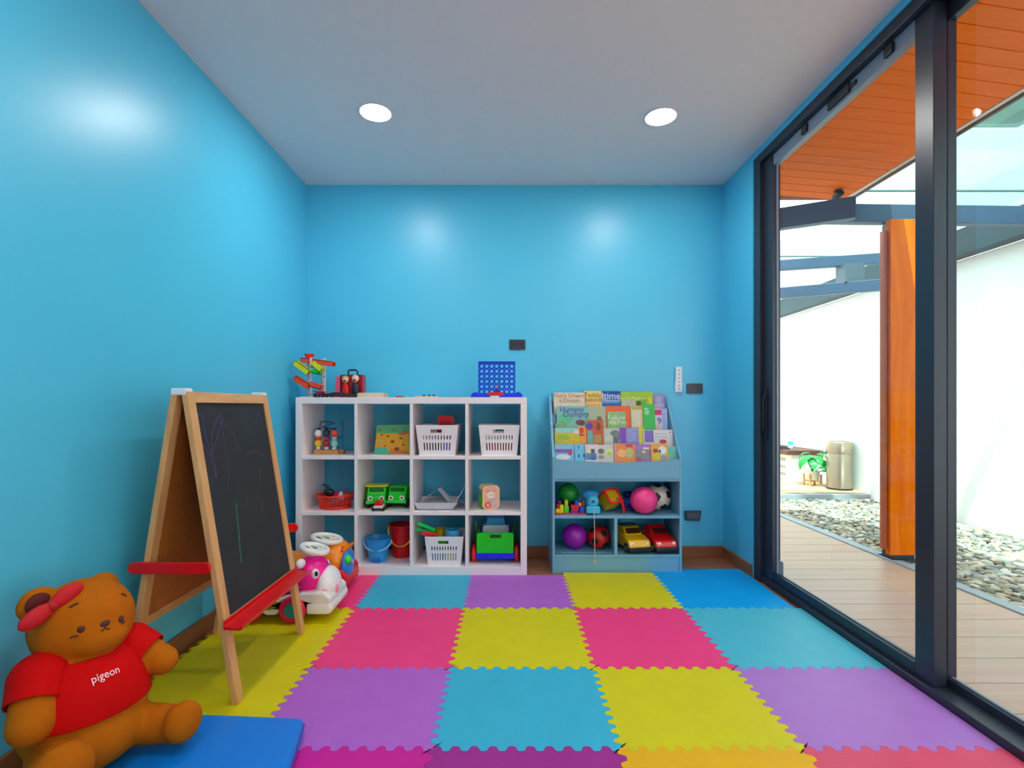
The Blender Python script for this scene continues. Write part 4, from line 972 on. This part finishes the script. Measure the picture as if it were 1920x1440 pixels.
# pink cow car
pk, S, L = rideon('pink and white ride-on toy with animal face and steering wheel', -.885, -1.40, 2.635, .25, (245,20,150), (232,228,222), (240,20,90), False, None)
hx = -.985
MB().ell((hx-.035,2.635,.20),(.085,.10,.105),None,28,18).build('head', mat((248,14,150),.3), pk, smooth=True)
mz = MB().ell((hx+.045,2.635,.145),(.062,.098,.098),R('Z',0),28,18).build('muzzle', mat((236,232,232),.3), pk, smooth=True)
MB().ell((hx+.10,2.60,.14),(.008,.018,.022)).build('nostril', mat((240,150,165),.4), mz, smooth=True)
MB().ell((hx+.055,2.543,.14),(.016,.008,.02)).build('nostril', mat((240,150,165),.4), mz, smooth=True)
MB().prism([(L*.76,.04),(L*.99,.04),(L*1.02,.07),(L*1.0,.1),(L*.76,.1)],-.13,.13,S).build('front_bumper', mat((238,234,232),.3), pk, bevel=.015, segs=3)
for s in (-1,1):
    MB().ell((hx+.005,2.635+s*.078,.228),(.02,.018,.026)).build('eye_white', mat((245,235,240),.25), pk, smooth=True)
    MB().ell((hx+.016,2.635+s*.09,.232),(.009,.009,.013)).build('pupil', m_black, pk, smooth=True)
    MB().ell((hx-.06,2.635+s*.1,.285),(.022,.035,.024)).build('ear', mat((238,220,225),.35), pk, smooth=True)
patch('leaf_sticker', [(0,0),(.05,.012),(.09,.004),(.05,-.012)], mat((130,130,30),.4), pk, Matrix(((1,0,0,-1.24),(0,0,-1,2.635-.126),(0,1,0,.075),(0,0,0,1))), .002)
patch('leaf_sticker', [(0,0),(.05,.01),(.07,.0),(.05,-.01)], mat((170,140,40),.4), pk, Matrix(((1,0,0,-1.215),(0,0,-1,2.635-.126),(0,1,0,.10),(0,0,0,1))), .002)
steering(pk, X(590,2.635), 2.635, .333, .064, 14, 0)
# orange car behind
og, S, L = rideon('orange and red ride-on toy with blue round front behind the pink one', -.925, -1.40, 2.99, .25, (250,140,10), (225,20,18), (50,50,55), True, None)
MB().ell((-1.03,2.99,.17),(.105,.115,.125),None,28,18).build('head', mat((252,138,8),.3), og, smooth=True)
MB().prism([(-1.16,.20),(-.955,.205),(-.93,.262),(-.985,.244),(-1.08,.262),(-1.16,.24)],-3.06,-2.92,Matrix(((1,0,0,0),(0,0,-1,0),(0,1,0,0),(0,0,0,1)))).build('hood', mat((252,135,8),.3), og, bevel=.015, segs=3)
fc = MB().ell((-.945,2.96,.155),(.03,.085,.085),R('Z',0),24,16).build('round_face', mat((40,130,225),.3), og, smooth=True)
MB().ell((-.925,2.905,.195),(.02,.028,.026)).build('face_button', mat((60,225,70),.35), fc, smooth=True)
MB().ell((-.915,2.95,.17),(.012,.02,.014)).build('face_button', mat((150,165,185),.3), fc, smooth=True)
MB().prism(oval(0,0,.035,.022,16),0,.008,Tr(-.985,2.935,.243)@R('X',40)).build('red_badge', m_red, og)
MB().prism([(L*.72,.03),(L*.98,.03),(L*1.0,.06),(L*.99,.1),(L*.72,.1)],-.14,.14,S).build('front_bumper', mat((225,18,16),.3), og, bevel=.015, segs=3)
steering(og, X(615,2.99), 2.97, .298, .080, 10, 0)

# ------------------------------------------------------------------ blue cushion
Mc = frame((0,0,0),(1,0,0),(0,1,0))
cs = [(-.672,1.66),(-1.30,1.70),(-1.34,.98),(-.53,.98)]
cush = thing('floor_cushion','flat bright blue vinyl floor cushion lying before the plush bear','cushion',(-.95,1.35,0))
poly = [(x+.95,y-1.35) for x,y in cs]
m_cu = mat((0,124,222), .4, noise=.03, nscale=5, name='blue_vinyl', spec=.5)
o = MB().prism(poly,.001,.058).build('cushion_body', m_cu, cush, bevel=.018, segs=4, smooth=True)
MB().tube([(x,y,.03) for x,y in poly],.0035,8,True).build('seam_piping', mat((0,85,175),.4), cush, smooth=True)

# ------------------------------------------------------------------ plush bear
BO = Vector((-1.215,1.45,.0)); yaw = math.radians(-25)
fv = Vector((math.cos(yaw),math.sin(yaw),0)); lv = Vector((-math.sin(yaw),math.cos(yaw),0))
bear = thing('teddy_bear','sitting honey brown plush teddy bear wearing a red shirt and red bow','plush toy',BO)
def L2(f,l,z): return fv*f+lv*l+Vector((0,0,z))
Rz = R('Z',math.degrees(yaw))                   # local axes: x forward, y to the bear's left
def remeshed(name, mb, m, parent, voxel, smooth_it, cuts=()):
    me = bpy.data.meshes.new(name); me.from_pydata(mb.v,[],mb.f)
    tmp = bpy.data.objects.new('tmp_shape', me); COL.objects.link(tmp)
    r_ = tmp.modifiers.new('r','REMESH'); r_.mode = 'VOXEL'; r_.voxel_size = voxel
    s_ = tmp.modifiers.new('s','SMOOTH'); s_.iterations = smooth_it; s_.factor = .5
    dg = bpy.context.evaluated_depsgraph_get(); dg.update()
    me2 = bpy.data.meshes.new_from_object(tmp.evaluated_get(dg)); bpy.data.objects.remove(tmp)
    if cuts:
        bm = bmesh.new(); bm.from_mesh(me2)
        for co, no in cuts:
            bmesh.ops.bisect_plane(bm, geom=bm.verts[:]+bm.edges[:]+bm.faces[:], plane_co=co, plane_no=no, clear_outer=True)
        bm.to_mesh(me2); bm.free()
    me2.name = name; me2.polygons.foreach_set('use_smooth',[True]*len(me2.polygons))
    o = bpy.data.objects.new(name, me2); COL.objects.link(o); me2.materials.clear(); me2.materials.append(m); o.parent = parent
    return o
def capsule(mb, a, b, ra, rb, n=7):
    for k in range(n+1):
        t_ = k/n; mb.ell(tuple(Vector(a).lerp(Vector(b),t_)), ra+(rb-ra)*t_, None, 16, 10)
HC = L2(.0,.0,.448)+Vector((-.025,.025,0)); HR = (.12,.124,.122)
TCN = L2(.0,.0,.225); TR = (.135,.155,.17)
mb = MB()
mb.ell((0,0,0),HR,Tr(*HC) @ Rz,32,20)
mb.ell((.075,0,-.03),(.06,.075,.05),Tr(*HC) @ Rz,20,12)                    # snout
mb.ell((0,0,0),TR,Tr(*TCN) @ Rz,32,20)
mb.ell((.03,0,-.07),(.125,.14,.1),Tr(*TCN) @ Rz,28,16)
for s in (-1,1):
    mb.ell((0,0,0),(.028,.05,.05),Tr(*(HC+(L2(-.012,-.098,.08) if s < 0 else L2(-.06,.075,.062)))) @ Rz,20,12)
armR = (L2(.02,-.115,.335), L2(.07,-.15,.265)); armL = (L2(.02,.125,.335), L2(.085,.165,.29))
capsule(mb,*armR,.052,.05); capsule(mb,*armL,.048,.042)
legR = (L2(.05,-.085,.135), L2(.145,-.13,.13)); legL = (L2(.05,.09,.13), L2(.185,.15,.128))
capsule(mb,*legR,.07,.066); capsule(mb,*legL,.06,.05)
mb.ell((0,0,0),(.045,.07,.074),Tr(*(legR[1]+L2(.03,0,.03))) @ Rz,20,12)
mb.ell((0,0,0),(.038,.056,.06),Tr(*(legL[1]+L2(.02,0,.012))) @ Rz,20,12)
m_plush = mat((186,96,2), .85, noise=.06, nscale=25, bump=.5, bscale=420, name='plush_honey', spec=.15)
m_shirt = mat((204,0,0), .8, noise=.05, nscale=20, bump=.3, bscale=350, name='red_jersey', spec=.15)
body = remeshed('plush_body', mb, m_plush, bear, .0075, 5)
# shirt: torso and sleeves a little larger, cut at neck, hem and cuffs
ms = MB(); g = .009
ms.ell((0,0,0),tuple(v+g for v in TR),Tr(*TCN) @ Rz,32,20)
ms.ell((.03,0,-.07),(.125+g,.14+g,.1+g),Tr(*TCN) @ Rz,28,16)
hem = TCN+Vector((0,0,.0))
sh_o = remeshed('shirt', ms, m_shirt, bear, .007, 3, [(TCN+L2(0,0,.15), Vector((0,0,1))), (hem, Vector((0,0,-1)))])
sd = sh_o.modifiers.new('thick','SOLIDIFY'); sd.thickness = .003
for (a,b), r0 in ((armR,.052),(armL,.048)):
    mv = MB(); a, b = Vector(a), Vector(b); dn = (b-a).normalized()
    capsule(mv, a-dn*.02, a.lerp(b,.9), r0+g+.006, r0+g-.002)
    sl_ = remeshed('sleeve', mv, m_shirt, bear, .007, 3, [(a.lerp(b,.48), dn)])
    sl_.modifiers.new('thick','SOLIDIFY').thickness = .003
MB().tube([tuple(TCN+(Rz.to_3x3() @ Vector((TR[0]*.46*math.cos(2*PI*k/28)+.0,TR[1]*.5*math.sin(2*PI*k/28),.146)))) for k in range(28)],.004,8,True).build('collar', m_shirt, bear, smooth=True)
# face: stitched features placed where the picture's rays meet the head
def hit(px, py, cen, rad):
    Ri = Rz.to_3x3().inverted(); c = Vector((0,0,CH)); d_ = Vector(((px-CX)/F,1,-(py-CY)/F))
    S_ = Vector((1/rad[0],1/rad[1],1/rad[2]))
    o_ = Ri @ (c-(BO+cen)); dd = Ri @ d_
    o2 = Vector((o_.x*S_.x,o_.y*S_.y,o_.z*S_.z)); d2 = Vector((dd.x*S_.x,dd.y*S_.y,dd.z*S_.z))
    A, B, Cc = d2.dot(d2), 2*o2.dot(d2), o2.dot(o2)-1
    disc = B*B-4*A*Cc
    if disc < 0: t_ = -B/(2*A)
    else: t_ = (-B-math.sqrt(disc))/(2*A)
    loc = o_+dd*t_; nrm = Vector((loc.x*S_.x**2,loc.y*S_.y**2,loc.z*S_.z**2)).normalized()
    return Rz.to_3x3() @ loc + cen, Rz.to_3x3() @ nrm
m_thread = mat((84,34,14), .6)
from mathutils.bvhtree import BVHTree
def tree_of(o):
    bm_ = bmesh.new(); bm_.from_mesh(o.data); tr = BVHTree.FromBMesh(bm_); bm_.free(); return tr
BT = tree_of(body); ST = tree_of(sh_o)
def ray(tr, px, py):
    d_ = Vector(((px-CX)/F,1,-(py-CY)/F)).normalized()
    loc, nrm, _, _ = tr.ray_cast(Vector((0,0,CH))-BO, d_)
    return loc, nrm
def stitch(name, pts, r_):
    V = []
    for px, py in pts:
        loc, nrm = ray(BT, px, py)
        if loc is not None: V.append(loc+nrm*.001)
    if len(V) > 1: MB().tube(V, r_, 6).build(name, m_thread, bear, smooth=True)
def button(name, px, py, a, b):
    loc, nrm = ray(BT, px, py)
    if loc is None: return
    M = frame(loc, Vector((-nrm.y,nrm.x,0)), (0,0,1))
    MB().ell((0,0,0),(a,b,.004),M).build(name, m_thread, bear, smooth=True)
button('eye',152,1180,.009,.010); button('eye',227,1161,.009,.011); button('nose',197,1169,.012,.009)
stitch('eyebrow',[(130,1140),(137,1135),(147,1131)],.0028); stitch('eyebrow',[(227,1114),(232,1115),(236,1118)],.0028)
stitch('cheek_line',[(131,1196),(138,1193),(147,1192)],.0022); stitch('cheek_line',[(228,1169),(231,1168),(234,1165)],.0022)
stitch('mouth',[(189,1183),(193,1182),(197,1177),(201,1180),(206,1178)],.0022); stitch('mouth',[(197,1170),(197,1177)],.002)
# ear lining and bow on the near ear
ec = HC+L2(-.012,-.098,.08)
MB().ell((0,0,0),(.012,.03,.03),Tr(*(ec+L2(.02,-.008,.008))) @ Rz).build('ear_lining', mat((92,10,10),.8), bear, smooth=True)
bow = MB()
bc_ = ec+L2(.06,.004,.006)
Mbow = Tr(*bc_) @ Rz @ R('X',28)
bw = bow.ell((0,.038,0),(.015,.042,.024),Mbow,20,12).ell((0,-.038,0),(.015,.042,.024),Mbow,20,12).build('bow', mat((205,0,12),.7), bear, smooth=True)
MB().ell((.0,0,0),(.0155,.014,.0145),Mbow).build('bow_knot', mat((190,0,12),.7), bw, smooth=True)
# lettering on the shirt, pressed onto its surface
V, Fc = text_geo('pigeon', 1.0)
l0, n0 = ray(ST, 198, 1265); l1, _ = ray(ST, 223, 1255); l2, _ = ray(ST, 172, 1276)
uax = (l1-l2); wid = uax.length; uax.normalize(); vax = n0.cross(uax).normalized()
xs = [v[0] for v in V]; sc_ = wid/(max(xs)-min(xs))
VV = []
for x_, y_, _z in V:
    p = l0+uax*(x_*sc_)+vax*(y_*sc_*1.15)
    lo_, nn, _, _ = ST.find_nearest(p); VV.append(tuple(lo_+nn*.0032))
MB().add(VV, Fc).build('shirt_lettering', mat((250,225,228),.6,noise=0), bear)

# ------------------------------------------------------------------ garden side
m_deckw = wood((204,168,152), (184,146,130), .4, 3, 0, name='pale_deck_wood')
m_kerb = mat((160,168,180), .7, noise=.06, nscale=20, name='concrete_kerb')
m_gwall = mat((240,240,238), .8, noise=.01, name='white_render')
DZ0 = -.018
deck = thing('floor_deck','pale wooden deck boards outside the glass door','deck',kind='structure')
yy = -2.4; i = 0
pl = None
while yy < 8.9:
    wv = .196
    if pl is None: pl = MB().box(0,.99,0,wv,-.03,0).build('plank', m_deckw, deck, bevel=.002)
    else:
        c = pl.copy(); COL.objects.link(c); pl_c = c
        c.parent = deck
    q = pl if i == 0 else c
    q.location = (1.69, yy, DZ0); yy += .2; i += 1
struct('floor_kerb', MB().box(2.685,2.765,-2.4,6.0,-.12,-.01), m_kerb, 'narrow grey concrete kerb between deck and pebbles', 'kerb', bevel=.004)
struct('ground_gravel', MB().box(2.765,4.3,-2.4,6.02,-.16,-.055), mat((120,112,104),.9,noise=.2,nscale=30), 'bare ground under the pebbles', 'ground')
struct('floor_outside', MB().box(1.66,5.2,-2.6,9.5,-.3,-.16), mat((130,125,118),.9), 'ground beneath the garden strip', 'ground')
struct('wall_garden', MB().box(4.28,4.42,-2.6,9.4,-.16,2.46), m_gwall, 'white rendered garden wall beyond the pebbles', 'wall')
struct('wall_garden_end', MB().box(1.66,4.42,9.2,9.35,-.16,2.46), m_gwall, 'white rendered end wall of the garden strip', 'wall')
struct('wall_outside', MB().box(1.67,1.8,3.45,9.3,-.16,2.7), m_gwall, 'white outer wall of the building past the glass door', 'wall')
# pebbles
def stone_mesh(seed, sub):
    rnd = random.Random(seed); bm = bmesh.new(); bmesh.ops.create_icosphere(bm, subdivisions=sub, radius=1)
    k = [rnd.uniform(-.22,.22) for _ in range(6)]
    for v in bm.verts:
        s = 1+k[0]*v.co.x*v.co.y+k[1]*v.co.x+k[2]*v.co.y*v.co.z+k[3]*math.sin(3*v.co.x+k[4]*9)*.5
        v.co = Vector((v.co.x*.045*s, v.co.y*.032*s, v.co.z*.015*s))
    return bm
st_cols = [(186,174,160),(152,140,128),(116,108,98),(212,202,190),(184,158,132),(146,148,144)]
stm = [mat(c,.6,noise=.15,nscale=40,name='pebble') for c in st_cols]
base_meshes = []
for i in range(12):
    bm = stone_mesh(i, 2); me = bpy.data.meshes.new('stone'); bm.to_mesh(me); bm.free()
    me.polygons.foreach_set('use_smooth',[True]*len(me.polygons)); me.materials.append(stm[i%6]); base_meshes.append(me)
grav = thing('gravel_bed','bed of flat pale grey and beige pebbles along the white garden wall','gravel',(3.5,4.0,-.055))
rs = random.Random(3); cand = []
for layer in range(2):
    y_ = 1.0
    while y_ < 5.98:
        x_ = 2.80
        while x_ < 4.25:
            cand.append((x_+rs.uniform(-.02,.02), y_+rs.uniform(-.015,.015), -.05+.014*layer+rs.uniform(0,.012)))
            x_ += rs.uniform(.043,.06)
        y_ += .038
def seen(p):
    px = CX+p[0]*F/p[1]
    return px < 1715 or px > 1792
def near(p): return p[1]
top = sorted([c for c in cand if c[2] > -.04 and seen(c) and CX+c[0]*F/c[1] < 1925 and c[1] > 2.5], key=near)
ones = set(top[:300])
for c in top[:300]:
    o = bpy.data.objects.new('stone', rs.choice(base_meshes)); COL.objects.link(o); o.parent = grav
    o.location = Vector(c)-Vector((3.5,4.0,-.055)); s = rs.uniform(.6,.95); o.scale = (s,s,s)
    o.rotation_euler = (rs.uniform(-.25,.25),rs.uniform(-.25,.25),rs.uniform(0,6.28))
V = []; Fc = []; MI = []
low = []
for i in range(6):
    bm = stone_mesh(50+i, 1); bm.verts.ensure_lookup_table(); low.append(([v.co.copy() for v in bm.verts],[[v.index for v in f.verts] for f in bm.faces])); bm.free()
for c in cand:
    if c in ones: continue
    vv, ff = rs.choice(low); M = Tr(c[0]-3.5,c[1]-4.0,c[2]+.055) @ Euler((rs.uniform(-.3,.3),rs.uniform(-.3,.3),rs.uniform(0,6.28))).to_matrix().to_4x4() @ Matrix.Scale(rs.uniform(.6,.95),4)
    o_ = len(V); V += [tuple(M @ v) for v in vv]; k = rs.randrange(6)
    for f in ff: Fc.append([a+o_ for a in f]); MI.append(k)
me = bpy.data.meshes.new('far_stones'); me.from_pydata(V,[],Fc)
for m_ in stm: me.materials.append(m_)
me.polygons.foreach_set('material_index',MI); me.polygons.foreach_set('use_smooth',[True]*len(Fc))
o = bpy.data.objects.new('far_stones', me); COL.objects.link(o); o.parent = grav; o['kind'] = 'stuff'
# raised platform with bench, plant and bin
struct('floor_platform', MB().box(2.70,4.28,6.0,9.2,-.16,.03), m_kerb, 'raised grey edged platform at the far end of the pebbles', 'platform', bevel=.006)
pf = thing('floor_platform_boards','pale wooden boards on top of the raised platform','deck',kind='structure')
bp0 = MB().box(0,1.57,0,.195,0,.012).build('plank', wood((214,180,152),(196,158,128),.45,3,0), pf, bevel=.002); bp0.location = (2.705,6.05,.03)
for k in range(1,15):
    c = bp0.copy(); COL.objects.link(c); c.parent = pf; c.location = (2.705,6.05+.2*k,.03)
PZ = .042
t = thing('garden_bench','white built-in bench with dark brown wooden top against garden wall','bench',(3.98,6.92,PZ))
MB().box(-.13,.29,0,2.2,0,.37).build('bench_body', m_gwall, t, bevel=.004)
MB().box(-.20,.295,-.03,2.2,.37,.43).build('seat_slab', wood((110,62,52),(84,44,38),.5,4,1), t, bevel=.004)
for k in range(3): MB().box(-.142,-.128,.15,1.9,.07+.1*k,.105+.1*k).build('vent_slot', mat((175,175,172),.6), t)
t = thing('drink_bottle','small clear bottle with cyan label standing on the bench','bottle',(X(1482,7.15),7.15,PZ+.43))
MB().lathe([(.03,0),(.034,.005),(.034,.1),(.014,.13),(.014,.15),(1e-7,.152)],18).build('bottle_body', mat((225,235,240),.1), t, smooth=True)
MB().cyl(.035,.06,.11,18).build('label_band', mat((70,195,215),.4), t)
t = thing('folded_towel','dark folded cloth lying on the brown bench top','cloth',(X(1461,7.2),7.2,PZ+.43))
MB().box(-.09,.1,-.1,.1,0,.02).build('lower_fold', mat((70,50,60),.8), t, bevel=.008); MB().box(-.08,.07,-.09,.09,.02,.04).build('upper_fold', mat((50,40,50),.8), t, bevel=.008)
# steel bin
t = thing('steel_bin','tall brushed steel cylinder bin standing against white garden wall','bin',(4.125,6.33,PZ))
m_steel = mat((176,160,142),.28,metal=.85,noise=.05,nscale=4,name='brushed_steel')
MB().lathe([(.135,0),(.14,.004),(.14,.44),(.137,.445),(1e-7,.445)],36).build('bin_body', m_steel, t, smooth=True)
MB().lathe([(.142,.445),(.143,.45),(.143,.585),(.137,.592),(.115,.592),(.11,.57),(1e-7,.565)],36).build('bin_lid', m_steel, t, smooth=True)
MB().lathe([(.143,0),(.143,.02),(.14,.022)],36).build('base_ring', m_black, t, smooth=True)
# potted plant on stand
t = thing('potted_plant','leafy green plant in white pot on wooden stand beside steel bin','potted plant',(X(1523,6.62),6.62,PZ))
MB().lathe([(.06,.07),(.075,.075),(.085,.19),(.08,.19),(.07,.16),(1e-7,.16)],24).build('pot', mat((236,228,218),.5), t, smooth=True)
m_st = wood((230,180,110),(208,150,84),.5,8,2)
for k in range(4):
    a = PI/4+PI/2*k; cx_, sy_ = math.cos(a)*.098, math.sin(a)*.098
    MB().box(cx_-.01,cx_+.01,sy_-.01,sy_+.01,0,.15).build('stand_leg', m_st, t, bevel=.002)
MB().box(-.1,.1,-.01,.01,.05,.07,R('Z',45)).box(-.01,.01,-.1,.1,.05,.07,R('Z',45)).build('stand_cross', m_st, t)
MB().lathe([(.07,.155),(.07,.165),(1e-7,.168)],20).build('soil', mat((70,50,36),.9), t)
def leaf(n=8, L=.13, W=.05):
    V = []; Fc = []
    for i in range(n+1):
        q = i/n; wv = W*math.sin(PI*min(1,q*.93+.05))**.7*(1.15-q*.5); zz_ = .05*math.sin(q*2.2)-.09*q*q
        V += [(q*L,-wv,zz_-.012),(q*L,0,zz_),(q*L,wv,zz_-.012)]
    for i in range(n):
        a = 3*i; Fc += [(a,a+3,a+4,a+1),(a+1,a+4,a+5,a+2)]
    return V, Fc
rl = random.Random(11)
lp = [(-.10,-.02,.36,190),(-.06,-.06,.40,200),(-.04,.02,.43,150),(.02,-.06,.38,260),(.07,-.03,.42,330),(.10,.0,.35,10),(.12,-.05,.28,340),(.06,-.08,.24,290),(.09,-.05,.19,310),(.04,.05,.36,70),(-.02,-.08,.34,240),(.14,-.02,.44,20)]
for i, (lx, ly, lz, az) in enumerate(lp):
    V, Fc = leaf(8, rl.uniform(.15,.2), rl.uniform(.055,.075))
    M = Tr(lx*.8,ly*.8,lz) @ R('Z',az) @ R('Y',rl.uniform(5,40))
    lf = MB().add(V,Fc,M).build('leaf', mat(((20,150,50),(40,190,70),(15,120,45))[i%3],.35,noise=.15,nscale=30), t, smooth=True)
    MB().tube([(0,0,.165),(lx*.3,ly*.3,lz*.65),(lx*.8,ly*.8,lz)],.004,6).build('stem', mat((60,130,60),.5), t, smooth=True)
# wooden clad column
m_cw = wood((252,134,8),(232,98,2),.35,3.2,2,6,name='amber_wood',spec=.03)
t = thing('garden_column','dark steel post clad with amber wooden boards at the deck edge','column',(2.75,3.6,-.03))
MB().box(-.03,.13,0,.10,0,2.42).build('steel_post', mat((48,52,62),.5), t, bevel=.003)
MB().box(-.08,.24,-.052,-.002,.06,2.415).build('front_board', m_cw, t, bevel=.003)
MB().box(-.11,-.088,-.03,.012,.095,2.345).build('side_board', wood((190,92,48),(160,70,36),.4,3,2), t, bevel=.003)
MB().box(-.05,.15,-.03,.13,0,.02).build('base_plate', mat((60,64,72),.6), t, bevel=.003)
# soffit
SZ = 2.72; SXE = 2.63; SLP = .17
m_sof = wood((250,124,6),(236,106,2),.4,4,0,3,name='soffit_wood',spec=.03)
sf = thing('ceiling_soffit','orange brown wooden plank soffit outside above the deck','soffit',kind='structure')
p0 = MB()
wv = .098
p0.add([(0,0,0),(1.0,SLP*1.0,0),(1.0,SLP*1.0+wv,0),(0,wv,0),(0,0,.02),(1.0,SLP*1.0,.02),(1.0,SLP*1.0+wv,.02),(0,wv,.02)],[(0,3,2,1),(4,5,6,7),(0,1,5,4),(1,2,6,5),(2,3,7,6),(3,0,4,7)])
pl = p0.build('plank', m_sof, sf, bevel=.003); n = 0; yy = -2.4
while yy < 3.83:
    q = pl if n == 0 else pl.copy()
    if n: COL.objects.link(q); q.parent = sf
    q.location = (1.655, yy, SZ); yy += .103; n += 1
MB().box(1.66,2.66,-2.5,4.1,SZ+.022,SZ+.03).build('backing_board', mat((120,60,20),.7), sf)
struct('trim_fascia', MB().box(SXE+.03,SXE+.06,-2.5,4.06,SZ-.005,SZ+.12), mat((236,226,216),.4), 'white metal fascia strip along the soffit edge', 'trim', bevel=.003)
struct('trim_gutter', MB().box(SXE+.06,SXE+.075,-2.5,4.06,SZ-.02,SZ+.03), mat((110,90,80),.5), 'thin brown drip edge beside the white fascia', 'trim')
t = thing('spotlight','small black spotlight under the wooden soffit','spotlight',(X(1571,3.86),3.86,SZ))
MB().box(-.02,.02,-.02,.02,-.012,0).build('mount', m_black, t); MB().cyl(.03,-.035,.035,18,Tr(0,0,-.04) @ R('X',65)).build('lamp_head', m_black, t, bevel=.004)
# steel roof frame
m_steelb = mat((66,82,110), .45, metal=.2, noise=.06, nscale=8, name='painted_steel')
def beam(name, a, b, wv, hv, parent=None, m=None):
    a, b = Vector(a), Vector(b); u = b-a; M = frame(a, u, Vector((0,0,1)).cross(u))
    return MB().box(0,u.length,-wv/2,wv/2,-hv/2,hv/2,M).build(name, m or m_steelb, parent, bevel=.003)
tag(beam('roof_beam',(2.25,3.66,2.462),(4.16,3.72,2.462),.07,.13),'dark steel beam resting on the wooden column','beam','steel roof beams')
tag(beam('roof_beam',(1.80,3.835,2.45),(2.42,3.545,2.46),.07,.15),'dark steel beam running from the column beam back to the building','beam','steel roof beams')
tag(beam('roof_beam',(4.20,-2.4,2.58),(4.20,9.2,2.58),.14,.24,None,mat((50,58,68),.5,noise=.06)),'long dark steel beam along the top of the white garden wall','beam','steel roof beams')
tr_ = thing('roof_truss','dark steel truss of two chords and a short post under glass roof','truss',(0,0,0))
beam('top_chord',(1.82,5.44,2.51),(3.9,4.852,2.51),.07,.10,tr_); beam('bottom_chord',(1.82,5.64,2.235),(3.9,4.70,2.235),.07,.105,tr_)
MB().box(3.27,3.46,4.93,5.08,2.285,2.465).build('short_post', mat((92,98,108),.5,metal=.2), tr_, bevel=.003)
m_rg = glass('roof_glass', (.74,.93,.90), .4)
struct('trim_reflection_pale', MB().box(2.712,2.90,-2.4,3.05,2.752,2.76), mat((214,228,218),.6,noise=.05,nscale=6), 'pale grey green strip painting a reflection in the glass roof beside the soffit', 'trim')  # opaque strip coloured as the reflection in the roof glass
struct('trim_reflection_dark', MB().box(2.90,3.06,-2.4,3.05,2.752,2.77), mat((150,172,170),.6,noise=.1,nscale=5), 'darker grey green strip painting a reflection in the glass roof', 'trim')  # darker band of that reflection, put in as a solid strip
for k, (y0, y1) in enumerate(((-2.4,2.35),(2.36,3.90),(3.91,5.6),(5.61,7.4),(7.41,9.2))):
    for j, (x0, x1) in enumerate(((2.72,3.28),(3.285,4.40))):
        ro = thing('roof_glass_panel','pale green glass roof panel over the %s of the garden strip, %s the wall' % (('near end','part by the door','part past the column','bench end','far end')[k], ('away from','against')[j]),'glass roof',(0,0,0),group='glass roof panels')
        MB().box(x0,x1,y0,y1,2.735,2.747).build('glass_sheet', m_rg, ro)
        MB().box(x0,x1,y1-.012,y1,2.722,2.735).build('seal_strip', mat((90,110,112),.5), ro)
struct('wall_sky_backdrop', MB().box(5.0,6.0,1.0,5.95,-.1,4.6), mat((205,215,208),.8,noise=.03), 'pale wall added behind the glass roof to tone down the sky', 'backdrop')  # added block that dims the bright sky behind the roof glass
